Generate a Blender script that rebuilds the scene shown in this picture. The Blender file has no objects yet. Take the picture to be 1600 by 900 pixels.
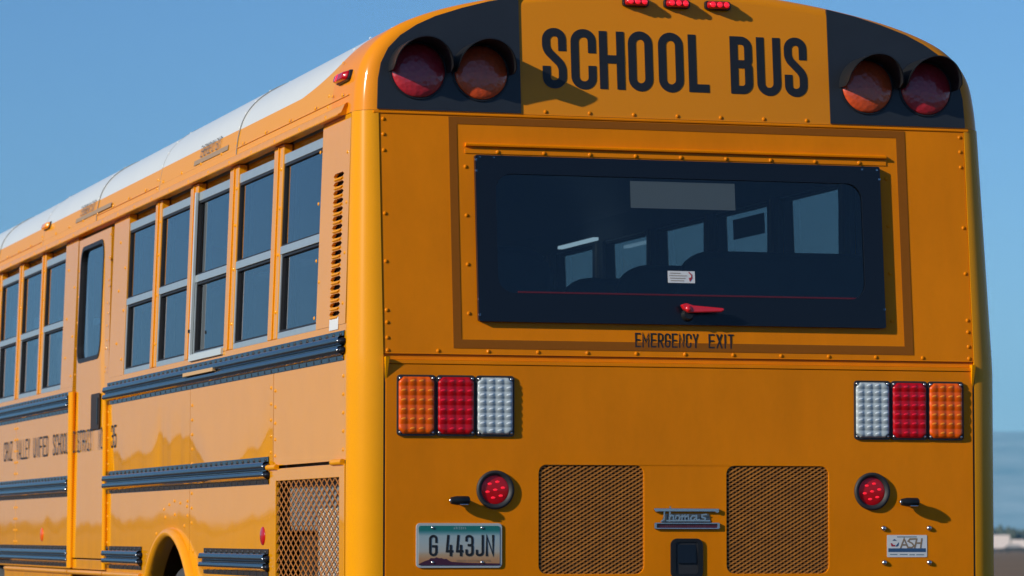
import bpy, bmesh, math, random
from mathutils import Vector, Matrix
from mathutils.geometry import tessellate_polygon
random.seed(7)
SC = bpy.context.scene
COL = SC.collection

# ------------------------------------------------------------------ camera
FPX, YAW, PITCH, ROLL = 5837.77, .2803, .066, .0009
CAM = Vector((-4.2954, -12.6735, 1.2))
cy, sy, cp, sp = math.cos(YAW), math.sin(YAW), math.cos(PITCH), math.sin(PITCH)
F = Vector((sy*cp, cy*cp, sp)); R0 = Vector((cy, -sy, 0)); U0 = R0.cross(F)
R = R0*math.cos(ROLL)+U0*math.sin(ROLL); U = U0*math.cos(ROLL)-R0*math.sin(ROLL)
cd = bpy.data.cameras.new('camera'); cam = bpy.data.objects.new('camera', cd); COL.objects.link(cam)
cam.matrix_world = Matrix(((R.x, U.x, -F.x, CAM.x), (R.y, U.y, -F.y, CAM.y), (R.z, U.z, -F.z, CAM.z), (0, 0, 0, 1)))
cd.sensor_width = 36; cd.lens = FPX/1600*36; cd.clip_start = .1; cd.clip_end = 60000
cd.dof.use_dof = True; cd.dof.focus_distance = 14.2; cd.dof.aperture_fstop = 7.0
SC.camera = cam

# ------------------------------------------------------------------ light
L = Vector((3, 1.0, -1.33)).normalized()            # the way the sunlight travels
S = -L
el = math.asin(S.z); az = math.atan2(S.x, S.y)
world = bpy.data.worlds.new('World'); SC.world = world; world.use_nodes = True
wn = world.node_tree.nodes; wl = world.node_tree.links; wn.clear()
sky = wn.new('ShaderNodeTexSky'); sky.sky_type = 'NISHITA'; sky.sun_disc = False
sky.sun_elevation = el; sky.sun_rotation = az; sky.altitude = 900; sky.air_density = 1.0; sky.dust_density = .3; sky.ozone_density = 8.5
bg = wn.new('ShaderNodeBackground'); bg.inputs['Strength'].default_value = .12
wo = wn.new('ShaderNodeOutputWorld'); wl.new(sky.outputs[0], bg.inputs[0]); wl.new(bg.outputs[0], wo.inputs[0])
sd = bpy.data.lights.new('sun', 'SUN'); sun = bpy.data.objects.new('sun', sd); COL.objects.link(sun)
sd.energy = 5.0; sd.angle = math.radians(.5); sd.color = (1, .92, .78)
sun.rotation_euler = L.to_track_quat('-Z', 'Y').to_euler(); sun.location = (-30, -10, 15)
SC.view_settings.view_transform = 'Standard'; SC.view_settings.look = 'None'
SC.view_settings.exposure = 0.0; SC.view_settings.gamma = 1.0
try: SC.view_settings.use_curve_mapping = False
except Exception: pass
SC.cycles.max_bounces = 10; SC.cycles.transparent_max_bounces = 24; SC.cycles.volume_bounces = 0
SC.cycles.caustics_reflective = False; SC.cycles.caustics_refractive = False
SC.cycles.sample_clamp_indirect = 6

# ------------------------------------------------------------------ materials
def mat(name, col, rough=.5, metal=0, coat=0, coat_rough=.05, noise=0, nscale=20, bump=0, bscale=200, emit=None, es=0, rvar=0, spec=.5, stretch=None, vor=0):
    m = bpy.data.materials.new(name); m.use_nodes = True
    n = m.node_tree.nodes; l = m.node_tree.links; b = n['Principled BSDF']
    b.inputs['Base Color'].default_value = (*col, 1); b.inputs['Roughness'].default_value = rough
    b.inputs['Metallic'].default_value = metal; b.inputs['Coat Weight'].default_value = coat
    b.inputs['Coat Roughness'].default_value = coat_rough; b.inputs['Specular IOR Level'].default_value = spec
    tc = n.new('ShaderNodeTexCoord')
    src = tc.outputs['Object']
    if stretch:
        mp = n.new('ShaderNodeMapping'); mp.inputs['Scale'].default_value = stretch; l.new(src, mp.inputs[0]); src = mp.outputs[0]
    if noise or rvar:
        t = n.new('ShaderNodeTexNoise'); t.inputs['Scale'].default_value = nscale; t.inputs['Detail'].default_value = 6; t.inputs['Roughness'].default_value = .65
        l.new(src, t.inputs['Vector'])
        mr = n.new('ShaderNodeMapRange'); mr.inputs[1].default_value = .3; mr.inputs[2].default_value = .7
        mr.inputs[3].default_value = 1-noise; mr.inputs[4].default_value = 1+noise; l.new(t.outputs[0], mr.inputs[0])
        mx = n.new('ShaderNodeVectorMath'); mx.operation = 'SCALE'; mx.inputs[0].default_value = col; l.new(mr.outputs[0], mx.inputs['Scale'])
        l.new(mx.outputs[0], b.inputs['Base Color'])
        if rvar:
            r2 = n.new('ShaderNodeMapRange'); r2.inputs[1].default_value = .3; r2.inputs[2].default_value = .7
            r2.inputs[3].default_value = max(.01, rough-rvar); r2.inputs[4].default_value = rough+rvar
            l.new(t.outputs[0], r2.inputs[0]); l.new(r2.outputs[0], b.inputs['Roughness'])
    if bump or vor:
        t = n.new('ShaderNodeTexVoronoi' if vor else 'ShaderNodeTexNoise'); t.inputs['Scale'].default_value = bscale; bump = bump or vor
        if not vor: t.inputs['Detail'].default_value = 3
        l.new(src, t.inputs['Vector'])
        bp = n.new('ShaderNodeBump'); bp.inputs['Distance'].default_value = 1; bp.inputs['Strength'].default_value = 1
        mm = n.new('ShaderNodeMath'); mm.operation = 'MULTIPLY'; mm.inputs[1].default_value = bump
        l.new(t.outputs[0], mm.inputs[0]); l.new(mm.outputs[0], bp.inputs['Height'])
        l.new(bp.outputs[0], b.inputs['Normal']); l.new(bp.outputs[0], b.inputs['Coat Normal'])
    if emit:
        b.inputs['Emission Color'].default_value = (*emit, 1); b.inputs['Emission Strength'].default_value = es
    return m

YEL = (.80, .225, .001)       # rear: same paint, its dimmer light put into the colour
YELS = (.79, .315, .003)      # side sheets: same paint, the sunlit tone put into the colour
def paint_side():
    """glossy school bus paint on sheet metal that bows a little between the rails"""
    m = mat('yellow_side_paint', YELS, rough=.6, spec=0, coat=1, coat_rough=.045, noise=.03, nscale=5); m.node_tree.nodes['Principled BSDF'].inputs['Coat IOR'].default_value = 1.6
    n = m.node_tree.nodes; l = m.node_tree.links; b = n['Principled BSDF']
    tc = n.new('ShaderNodeTexCoord'); sep = n.new('ShaderNodeSeparateXYZ'); l.new(tc.outputs['Object'], sep.inputs[0])
    def math_(op, a, c):
        q = n.new('ShaderNodeMath'); q.operation = op
        for i, v in enumerate((a, c)):
            if isinstance(v, (int, float)): q.inputs[i].default_value = v
            else: l.new(v, q.inputs[i])
        return q.outputs[0]
    def noise(sc, scale3, det=3):
        mp = n.new('ShaderNodeMapping'); mp.inputs['Scale'].default_value = scale3; l.new(tc.outputs['Object'], mp.inputs[0])
        t = n.new('ShaderNodeTexNoise'); t.inputs['Scale'].default_value = sc; t.inputs['Detail'].default_value = det; l.new(mp.outputs[0], t.inputs['Vector'])
        return t.outputs[0]
    z = sep.outputs['Z']
    nz = noise(1, (1, 2.0, .3), 1.2); nf = noise(1, (1, 6, .5), 2)
    def bow(z1, k):     # the sheet turns in towards its lower rail below z1
        d = math_('MAXIMUM', math_('SUBTRACT', z1, z), 0)
        return math_('MULTIPLY', math_('MULTIPLY', d, d), -k)
    # row above the middle rail only (z > 1.45)
    above = math_('GREATER_THAN', z, 1.45); zoneY = math_('GREATER_THAN', sep.outputs['Y'], 1.31)
    zoneY2 = math_('LESS_THAN', sep.outputs['Y'], 5.0)
    z1 = math_('ADD', math_('ADD', 1.645, math_('MULTIPLY', .065, math_('MINIMUM', 1, math_('MAXIMUM', 0, math_('MULTIPLY', 2.2, math_('SUBTRACT', sep.outputs['Y'], 2.35)))))), math_('ADD', math_('MULTIPLY', math_('SUBTRACT', nz, .5), .50), math_('MULTIPLY', math_('SUBTRACT', nf, .5), .04)))
    hA = math_('MULTIPLY', math_('MULTIPLY', bow(z1, .19), above), math_('MULTIPLY', zoneY, zoneY2))
    below = math_('LESS_THAN', z, 1.45)
    z2 = math_('ADD', 1.295, math_('ADD', math_('MULTIPLY', math_('SUBTRACT', nz, .5), .30), math_('MULTIPLY', math_('SUBTRACT', nf, .5), .12)))
    hB = math_('MULTIPLY', bow(z2, .07), below)
    rip = math_('ADD', math_('MULTIPLY', nz, .0011), math_('MULTIPLY', nf, .00022))
    h = math_('ADD', math_('ADD', hA, hB), rip)
    bp = n.new('ShaderNodeBump'); bp.inputs['Distance'].default_value = 1; bp.inputs['Strength'].default_value = 1
    l.new(h, bp.inputs['Height']); l.new(bp.outputs[0], b.inputs['Coat Normal']); l.new(bp.outputs[0], b.inputs['Normal'])
    return m

M = dict(
 side=paint_side(),
 rear=mat('yellow_rear_paint', YEL, rough=.5, spec=.02, coat=.16, coat_rough=.10, noise=.09, nscale=4.5, bump=.0010, bscale=3.5, rvar=.05, stretch=(1, 1, .4)),
 post=mat('yellow_post_paint', (.78, .31, .0003), rough=.4, spec=0, coat=.48, coat_rough=.21, noise=.02, nscale=6),  # same bus paint, yellow raised to carry the sun on the corner
 trim=mat('yellow_trim_paint', YELS, rough=.5, spec=.05, coat=.6, coat_rough=.12, noise=.06, nscale=15),
 black=mat('black_rail_paint', (.008, .009, .012), rough=.5, spec=.05, coat=1, coat_rough=.05, bump=.0002, bscale=14),
 matte=mat('black_warning_panel', (.014, .017, .022), rough=.5, coat=.2, coat_rough=.3, bump=.001, bscale=5, noise=.15, nscale=6),
 letter=mat('black_lettering', (.010, .011, .014), rough=.5),
 hood=mat('black_hood', (.012, .013, .015), rough=.38, spec=.35),
 rubber=mat('black_rubber', (.02, .02, .022), rough=.6),
 wframe=mat('window_black_border', (.006, .009, .016), rough=.3, spec=.3, coat=.15, coat_rough=.05),
 gasket=mat('window_gasket', (.015, .015, .017), rough=.5),
 silver=mat('anodised_aluminium', (.40, .46, .48), rough=.4, metal=.35, coat=.5, noise=.05, nscale=20),
 chrome=mat('chrome', (.75, .76, .78), rough=.12, metal=1),
 screw=mat('steel_screw', (.6, .6, .6), rough=.25, metal=1),
 amber=mat('amber_lens', (.76, .095, .0), rough=.3, spec=.2, coat=.45, coat_rough=.05, emit=(1, .16, .0), es=.03),
 amarker=mat('amber_marker', (.95, .30, .0), rough=.25, coat=.5, emit=(1, .3, 0), es=.1),
 red=mat('red_lens', (.42, .001, .005), rough=.25, spec=.2, coat=.6, coat_rough=.04, emit=(1, .0, .02), es=.04),
 redled=mat('red_led', (.8, .01, .02), rough=.15, coat=1, emit=(1, .01, .03), es=.75),
 clear=mat('clear_lens', (.44, .51, .53), rough=.22, coat=.8, coat_rough=.04),
 amber_optic=mat('amber_optic', (.95, .26, .006), rough=.3, coat=.5, emit=(1, .22, 0), es=.08),
 red_optic=mat('red_optic', (.85, .006, .03), rough=.3, coat=.5, emit=(1, 0, .03), es=.10),
 clear_optic=mat('clear_optic', (.80, .88, .90), rough=.25, coat=.6),
 dred=mat('dark_red_dome', (.44, .016, .030), rough=.35, coat=.9, coat_rough=.15, noise=.18, nscale=60, vor=.0011, bscale=62),
 damb=mat('dark_amber_dome', (.64, .075, .014), rough=.35, coat=.9, coat_rough=.15, noise=.18, nscale=60, vor=.0011, bscale=62),
 tape=mat('reflective_tape', (.28, .088, .010), rough=.8, spec=.05, noise=.04, nscale=60),
 tapegrey=mat('grey_reflective_tape', (.34, .23, .13), rough=.5),
 decal=mat('faded_grey_lettering', (.16, .15, .13), rough=.6),
 white=mat('white_label', (.68, .70, .70), rough=.5, noise=.04, nscale=60),
 blue=mat('blue_print', (.03, .09, .20), rough=.5),
 redp=mat('red_print', (.42, .03, .04), rough=.5),
 tan=mat('tan_print', (.27, .20, .13), rough=.5),
 plum=mat('plum_print', (.055, .012, .035), rough=.45),
 grille=mat('grille_mesh_paint', (.32, .115, .006), rough=.5, noise=.25, nscale=18),
 gmesh=mat('side_mesh_paint', (.36, .12, .003), rough=.5, noise=.2, nscale=9),
 dark=mat('engine_bay_dark', (.022, .017, .013), rough=.8, noise=.3, nscale=9),
 brown=mat('dark_brown_backing', (.07, .028, .007), rough=.8, noise=.5, nscale=7),
 seam=mat('seam_sealant', (.30, .31, .31), rough=.7),
 well=mat('undercoat_black', (.006, .006, .006), rough=.9),
 core=mat('radiator_core', (.60, .52, .40), rough=.5, noise=.12, nscale=25),
 inside=mat('interior_panel', (.20, .22, .23), rough=.6, noise=.1, nscale=4),
 ceil=mat('interior_ceiling', (.28, .30, .31), rough=.6),
 seat=mat('navy_vinyl_seat', (.03, .05, .085), rough=.45, bump=.0006, bscale=40, noise=.15, nscale=8),
 tyre=mat('tyre_rubber', (.05, .05, .05), rough=.75, noise=.25, nscale=14),
 rim=mat('wheel_rim', (.35, .35, .35), rough=.4, metal=.6),
 glow_strip=mat('light_streak_glow', (.8, .85, .9), rough=.4, emit=(.55, .8, 1), es=1.1),
 redlever=mat('red_lever', (.70, .008, .012), rough=.3, coat=1),
)
def glass(name, tint, f0, rough=0.0):
    m = bpy.data.materials.new(name); m.use_nodes = True
    n = m.node_tree.nodes; l = m.node_tree.links; n.clear()
    o = n.new('ShaderNodeOutputMaterial'); mx = n.new('ShaderNodeMixShader'); t = n.new('ShaderNodeBsdfTransparent')
    g = n.new('ShaderNodeBsdfGlossy')
    t.inputs[0].default_value = (*tint, 1); g.inputs['Roughness'].default_value = rough; g.inputs[0].default_value = (.97, .98, 1, 1)
    geo = n.new('ShaderNodeNewGeometry'); dt = n.new('ShaderNodeVectorMath'); dt.operation = 'DOT_PRODUCT'
    l.new(geo.outputs['Incoming'], dt.inputs[0]); l.new(geo.outputs['Normal'], dt.inputs[1])
    def q(op, a, c=0):
        k = n.new('ShaderNodeMath'); k.operation = op
        for i, v in enumerate((a, c)):
            if isinstance(v, (int, float)): k.inputs[i].default_value = v
            else: l.new(v, k.inputs[i])
        return k.outputs[0]
    fr = q('ADD', f0, q('MULTIPLY', 1-f0, q('POWER', q('SUBTRACT', 1, q('ABSOLUTE', dt.outputs['Value'])), 4.2)))
    tc = n.new('ShaderNodeTexCoord'); tn = n.new('ShaderNodeTexNoise'); tn.inputs['Scale'].default_value = 2.2; l.new(tc.outputs['Object'], tn.inputs[0])
    mm = n.new('ShaderNodeMath'); mm.operation = 'MULTIPLY'; mm.inputs[1].default_value = .0006; l.new(tn.outputs[0], mm.inputs[0])
    bp = n.new('ShaderNodeBump'); bp.inputs['Distance'].default_value = 1; bp.inputs['Strength'].default_value = 1; l.new(mm.outputs[0], bp.inputs['Height'])
    l.new(bp.outputs[0], g.inputs['Normal'])
    l.new(fr, mx.inputs[0]); l.new(t.outputs[0], mx.inputs[1]); l.new(g.outputs[0], mx.inputs[2]); l.new(mx.outputs[0], o.inputs[0])
    return m
M['gside'] = glass('tinted_side_glass', (.45, .50, .52), .085)
M['grear'] = glass('tinted_rear_glass', (.34, .37, .36), .06)

def roof_paint(yel):
    m = mat('roof_paint', (.8, .8, .78), rough=.5, spec=.08, coat=.45, coat_rough=.10)
    n = m.node_tree.nodes; l = m.node_tree.links; b = n['Principled BSDF']
    tc = n.new('ShaderNodeTexCoord'); sep = n.new('ShaderNodeSeparateXYZ'); l.new(tc.outputs['Object'], sep.inputs[0])
    def q(op, a, c=0):
        k = n.new('ShaderNodeMath'); k.operation = op
        for i, v in enumerate((a, c)):
            if isinstance(v, (int, float)): k.inputs[i].default_value = v
            else: l.new(v, k.inputs[i])
        return k.outputs[0]
    z, y = sep.outputs['Z'], sep.outputs['Y']
    yb = q('ADD', .43, q('MULTIPLY', .62, q('EXPONENT', q('MULTIPLY', q('SUBTRACT', z, 2.845), -24))))
    w = q('MULTIPLY', q('GREATER_THAN', z, 2.845), q('GREATER_THAN', y, yb))
    t = n.new('ShaderNodeTexNoise'); t.inputs['Scale'].default_value = 3; t.inputs['Detail'].default_value = 5; l.new(tc.outputs['Object'], t.inputs[0])
    wr = n.new('ShaderNodeMix'); wr.data_type = 'RGBA'; wr.inputs['A'].default_value = (.62, .65, .64, 1); wr.inputs['B'].default_value = (.69, .72, .70, 1); l.new(t.outputs[0], wr.inputs['Factor'])
    mx = n.new('ShaderNodeMix'); mx.data_type = 'RGBA'; mx.inputs['A'].default_value = (*yel, 1)
    l.new(wr.outputs['Result'], mx.inputs['B']); l.new(w, mx.inputs['Factor']); l.new(mx.outputs['Result'], b.inputs['Base Color'])
    return m
M['roof'] = roof_paint(YELS); M['cap'] = roof_paint((.80, .262, .002))  # cap colour set between the dimmed rear and the sunlit side

# ------------------------------------------------------------------ mesh helpers
def mk(name, verts, faces, m, parent=None, smooth=False, bevel=0, kind=None, label=None, sharp=None):
    me = bpy.data.meshes.new(name); me.from_pydata([tuple(v) for v in verts], [], faces)
    bm = bmesh.new(); bm.from_mesh(me); bmesh.ops.recalc_face_normals(bm, faces=bm.faces); bm.to_mesh(me); bm.free()
    if smooth:
        me.polygons.foreach_set('use_smooth', [True]*len(me.polygons))
        if sharp: me.set_sharp_from_angle(angle=math.radians(sharp))
    me.materials.append(m); o = bpy.data.objects.new(name, me); COL.objects.link(o)
    if parent: o.parent = parent
    if bevel:
        b = o.modifiers.new('bevel', 'BEVEL'); b.width = bevel; b.segments = 2; b.limit_method = 'ANGLE'
    if kind: o['kind'] = kind
    if label: o['label'] = label
    return o
def ry(z): return 0 if z < 1.79 else .0929*(z-1.79)
def hw(z): return 1.22 if z < 1.84 else 1.22-.035*(z-1.84)
def RM(u, v, d): return (u, ry(v)-d, v)
def RF(u, v, d): return (-u, ry(v)-d, v)
def SMf(s): return lambda u, v, d: (s*(hw(v)+d), u, v)
SL, SR = SMf(-1), SMf(1)
class MB:
    def __init__(s): s.v = []; s.f = []
    def add(s, vs, fs):
        k = len(s.v); s.v += list(vs); s.f += [tuple(i+k for i in f) for f in fs]; return s
    def box(s, mp, u0, u1, v0, v1, d0, d1):
        vs = [mp(u, v, d) for d in (d0, d1) for v in (v0, v1) for u in (u0, u1)]
        return s.add(vs, [(0, 1, 3, 2), (4, 5, 7, 6), (0, 1, 5, 4), (2, 3, 7, 6), (0, 2, 6, 4), (1, 3, 7, 5)])
    def prism(s, pts0, pts1):       # two loops of the same count, closed
        n = len(pts0)
        return s.add(list(pts0)+list(pts1), [tuple(range(n)), tuple(range(n, 2*n))]+[(i, (i+1) % n, n+(i+1) % n, n+i) for i in range(n)])
    def slab(s, mp, outer, holes, d1, d0):
        loops = [outer]+list(holes)
        tris = tessellate_polygon([[Vector((p[0], p[1], 0)) for p in lp] for lp in loops])
        flat = [p for lp in loops for p in lp]; n = len(flat)
        vs = [mp(p[0], p[1], d1) for p in flat]+[mp(p[0], p[1], d0) for p in flat]
        fs = [tuple(t) for t in tris]+[tuple(i+n for i in t) for t in tris]
        k = 0
        for lp in loops:
            m_ = len(lp); fs += [(k+i, k+(i+1) % m_, n+k+(i+1) % m_, n+k+i) for i in range(m_)]; k += m_
        return s.add(vs, fs)
    def sheet(s, mp, pts, d):
        tris = tessellate_polygon([[Vector((p[0], p[1], 0)) for p in pts]])
        return s.add([mp(p[0], p[1], d) for p in pts], [tuple(t) for t in tris])
    def dome(s, mp, u, v, r, h, n=8, d=0, rings=(1, .78, .42)):
        vs = []; hs = [math.sqrt(max(0, 1-q*q)) for q in rings]; h0 = hs[0]
        for q, hh in zip(rings, hs):
            vs += [mp(u+r*q*math.cos(2*math.pi*i/n), v+r*q*math.sin(2*math.pi*i/n), d+h*(hh-h0)) for i in range(n)]
        vs.append(mp(u, v, d+h)); fs = []
        for k in range(len(rings)-1):
            fs += [(k*n+i, k*n+(i+1) % n, (k+1)*n+(i+1) % n, (k+1)*n+i) for i in range(n)]
        k = (len(rings)-1)*n
        fs += [(k+i, k+(i+1) % n, len(vs)-1) for i in range(n)]
        return s.add(vs, fs)
    def build(s, name, m, parent=None, **k): return mk(name, s.v, s.f, m, parent, **k)
def rrect(u0, u1, v0, v1, r, n=5):
    out = []
    for cx, cy_, a0 in ((u1-r, v1-r, 0), (u0+r, v1-r, 90), (u0+r, v0+r, 180), (u1-r, v0+r, 270)):
        for i in range(n+1):
            a = math.radians(a0+90*i/n); out.append((cx+r*math.cos(a), cy_+r*math.sin(a)))
    return out
def circ(u, v, r, n=32): return [(u+r*math.cos(2*math.pi*i/n), v+r*math.sin(2*math.pi*i/n)) for i in range(n)]
def rect(u0, u1, v0, v1): return [(u0, v0), (u1, v0), (u1, v1), (u0, v1)]

# ------------------------------------------------------------------ stroke lettering
GL = {
 'A': [[(0, 0), (.5, 1), (1, 0)], [(.22, .3), (.78, .3)]],
 'B': [[(0, 0), (0, 1), (1, 1, 1), (1, .52, .9), (.35, .52)], [(.35, .52), (1, .52, .9), (1, 0, 1), (.1, 0)]],
 'C': [[(1, .7), (1, 1, 1), (0, 1, 1), (0, 0, 1), (1, 0, 1), (1, .3)]],
 'D': [[(0, 0), (0, 1), (1, 1, 1), (1, 0, 1), 'c']],
 'E': [[(1, 1), (0, 1), (0, 0), (1, 0)], [(0, .52), (.85, .52)]],
 'F': [[(1, 1), (0, 1), (0, 0)], [(0, .52), (.85, .52)]],
 'G': [[(1, .7), (1, 1, 1), (0, 1, 1), (0, 0, 1), (1, 0, 1), (1, .46), (.5, .46)]],
 'H': [[(0, 0), (0, 1)], [(1, 0), (1, 1)], [(0, .52), (1, .52)]],
 'I': [[(.5, 0), (.5, 1)]], 'L': [[(0, 1), (0, 0), (1, 0)]],
 'J': [[(0, .22), (0, 0, 1), (1, 0, 1), (1, 1)]],
 'M': [[(0, 0), (0, 1), (.5, .35), (1, 1), (1, 0)]], 'N': [[(0, 0), (0, 1), (1, 0), (1, 1)]],
 'O': [[(0, 0, 1), (0, 1, 1), (1, 1, 1), (1, 0, 1), 'c']],
 'R': [[(0, 0), (0, 1), (1, 1, 1), (1, .48, 1), (0, .48)], [(.45, .48), (1, 0)]],
 'S': [[(1, .72), (1, 1, 1), (0, 1, 1), (0, .66, .6), (1, .36, .6), (1, 0, 1), (0, 0, 1), (0, .27)]],
 'T': [[(0, 1), (1, 1)], [(.5, 1), (.5, 0)]],
 'U': [[(0, 1), (0, 0, 1), (1, 0, 1), (1, 1)]], 'V': [[(0, 1), (.5, 0), (1, 1)]],
 'X': [[(0, 0), (1, 1)], [(0, 1), (1, 0)]], 'Y': [[(0, 1), (.5, .45), (1, 1)], [(.5, .45), (.5, 0)]],
 'Z': [[(0, 1), (1, 1), (0, 0), (1, 0)]],
 '3': [[(0, .78), (0, 1, 1), (1, 1, 1), (1, .52, .9), (.4, .52)], [(.4, .52), (1, .52, .9), (1, 0, 1), (0, 0, 1), (0, .24)]],
 '4': [[(.25, 1), (0, .2), (1, .2)], [(.74, .48), (.74, 0)]],
 '5': [[(1, 1), (0, 1), (0, .56), (1, .6, .9), (1, 0, 1), (0, 0, 1), (0, .24)]],
 '.': [[(.5, 0), (.5, .02)]],
}
def stroke(mb, mp, pts, sw, d, closed=False, t=.0):
    P = []
    for p in pts:
        if not P or (P[-1]-Vector(p[:2])).length > 1e-6: P.append(Vector(p[:2]))
    if closed and (P[0]-P[-1]).length < 1e-6: P.pop()
    n = len(P)
    if not closed:
        P[0] = P[0]+(P[0]-P[1]).normalized()*sw/2; P[-1] = P[-1]+(P[-1]-P[-2]).normalized()*sw/2
    vs = []
    for i in range(n):
        a = P[i-1] if (i or closed) else None; b = P[(i+1) % n] if (i < n-1 or closed) else None
        t0 = (P[i]-a).normalized() if a is not None else None; t1 = (b-P[i]).normalized() if b is not None else None
        if t0 is None: t0 = t1
        if t1 is None: t1 = t0
        n0 = Vector((-t0.y, t0.x)); n1 = Vector((-t1.y, t1.x)); mm = n0+n1
        if mm.length < 1e-3: mm = n0
        mm.normalize(); k = min(2.2, 1/max(.2, mm.dot(n0)))
        vs += [P[i]+mm*sw/2*k, P[i]-mm*sw/2*k]
    fs = [(2*i, 2*i+1, 2*i+3, 2*i+2) for i in range(n-1)]
    if closed: fs.append((2*n-2, 2*n-1, 1, 0))
    mb.add([mp(v.x, v.y, d) for v in vs], fs)
def fillet(path, ox, oz, w, h):
    pts = [p for p in path if p != 'c']; closed = 'c' in path
    Q = [(Vector((ox+p[0]*w, oz+p[1]*h)), (p[2] if len(p) > 2 else 0)) for p in pts]
    out = []; n = len(Q)
    for i, (c, r) in enumerate(Q):
        if not r or (not closed and i in (0, n-1)): out.append(tuple(c)); continue
        a = Q[i-1][0]-c; b = Q[(i+1) % n][0]-c
        rr = min(r*w/2, a.length*.5, b.length*.5) if r == 1 else min(r*w/2, a.length*.48, b.length*.48)
        a.normalize(); b.normalize()
        p0 = c+a*rr; p1 = c+b*rr
        for k in range(9):
            tt = k/8*math.pi/2
            # quarter-like curve through the corner
            q = c+a*rr*(1-math.sin(tt))+b*rr*(1-math.cos(tt)); out.append(tuple(q))
    return out, closed
def glyph(mb, mp, ch, x, z, w, h, sw, d):
    for k, path in enumerate(GL[ch]):
        pts, c = fillet(path, x+sw/2, z+sw/2, w-sw, h-sw); stroke(mb, mp, pts, sw, d+k*.0003, c)
def text(name, mp, s, x, z, w, h, sw, gap, d, m, parent, space=None):
    mb = MB()
    for ch in s:
        if ch == ' ': x += space or w; continue
        ww = w*.34 if ch in 'I.' else (w*1.25 if ch == 'M' else w)
        ww = max(ww, sw*1.05)
        glyph(mb, mp, ch, x, z, ww, h, sw, d); x += ww+gap
    mb.build(name, m, parent, kind='stuff' if 'roof' in name else None); return x

# ================================================================== SETTING
def tag(o, label=None, cat=None, group=None, kind=None):
    if label: o['label'] = label
    if cat: o['category'] = cat
    if group: o['group'] = group
    if kind: o['kind'] = kind
    return o
def gz(r): return 0.0 if r < 40 else max(-1.7, -1.7*(r-40)/600)
rings = [0, 15, 30, 40, 60, 90, 130, 180, 240, 300, 370, 440, 520, 640, 900, 1400, 2200, 3500, 6000, 10000, 14000, 20000]
NS = 96; gv = []; gf = []
for r in rings:
    for i in range(NS):
        a = 2*math.pi*i/NS; gv.append((r*math.sin(a), r*math.cos(a), gz(r)+(random.uniform(-.05, .05) if 50 < r < 600 else 0)))
for k in range(len(rings)-1):
    for i in range(NS):
        j = (i+1) % NS; gf.append((k*NS+i, k*NS+j, (k+1)*NS+j, (k+1)*NS+i))
dirt = mat('desert_dirt', (.17, .095, .035), rough=.95, noise=.4, nscale=.05, bump=.05, bscale=3)
g = mk('ground', gv, gf, dirt); g['kind'] = 'structure'
asph = mat('asphalt', (.05, .05, .05), rough=.9, noise=.25, nscale=6, bump=.004, bscale=120)
g = mk('road', [(-6.2, -70, .004), (5.5, -70, .004), (5.5, 38, .004), (-6.2, 38, .004)], [(0, 1, 2, 3)], asph); g['kind'] = 'structure'

def ridge(dist, depth, base, amp, seed, name, m, zb=-2):
    rnd = random.Random(seed); ph = [(rnd.uniform(0, 6.28), f, rnd.uniform(.6, 1)) for f in (3, 7, 13, 29, 61, 113, 211)]
    N, K = 720, 10; vs = []; fs = []
    for i in range(N):
        a = 2*math.pi*i/N
        for k in range(K+1):
            t = k/K
            spur = sum(w*math.sin(p+f*1.7*a+t*2.3)/math.sqrt(f) for p, f, w in ph[3:])
            hh = base+amp*sum(w*math.sin(p+f*a)/f**.8 for p, f, w in ph)
            aa = (math.degrees(a)+180) % 360-180; hh *= .10+.90*max(0, min(1, (aa-2)/12))*max(0, min(1, (110-aa)/30))
            prof = math.sin(t*math.pi/2)**1.1
            r = dist+depth*t+depth*.16*spur*math.sin(math.pi*t)
            z = zb+hh*prof*(1+.14*spur*(1-t)*t*3)
            vs.append((r*math.sin(a), r*math.cos(a), z))
    for i in range(N):
        j = (i+1) % N
        for k in range(K): fs.append((i*(K+1)+k, j*(K+1)+k, j*(K+1)+k+1, i*(K+1)+k+1))
    o = mk(name, vs, fs, m, smooth=True); o['kind'] = 'structure'; return o
rock = mat('mountain_rock', (.20, .19, .17), rough=.95, noise=1.0, nscale=.0035)
ridge(9500, 2600, 335, 70, 3, 'mountains', rock)

leaf = mat('scrub_leaves', (.05, .06, .035), rough=.9, noise=.4, nscale=.2)
tv = []; tf = []
for i in range(4200):
    a = random.uniform(-1.2, 1.2); r = random.uniform(1150, 1700); h = random.uniform(3.5, 9.5)*random.choice((.7, .8, 1))
    x, y, z = r*math.sin(a), r*math.cos(a), -1.8; w = h*random.uniform(.6, 1.3)
    for q in range(5):
        cx, cy2, cz = x+random.uniform(-w, w)*.6, y+random.uniform(-w, w)*.6, z+h*random.uniform(.15, .75); s = h*random.uniform(.22, .4)
        k = len(tv)
        tv += [(cx-s, cy2, cz-s*.3), (cx+s, cy2, cz-s*.4), (cx, cy2-s, cz-s*.3), (cx, cy2+s, cz-s*.3), (cx+random.uniform(-.3, .3)*s, cy2, cz+s*random.uniform(.6, 1)), (cx, cy2, cz-s)]
        tf += [(k, k+2, k+4), (k+2, k+1, k+4), (k+1, k+3, k+4), (k+3, k, k+4), (k, k+2, k+5), (k+2, k+1, k+5), (k+1, k+3, k+5), (k+3, k, k+5)]
tag(mk('scrub_trees', tv, tf, leaf), 'dark line of low scrub trees on the horizon below the mountains', 'trees', kind='stuff')

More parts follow.
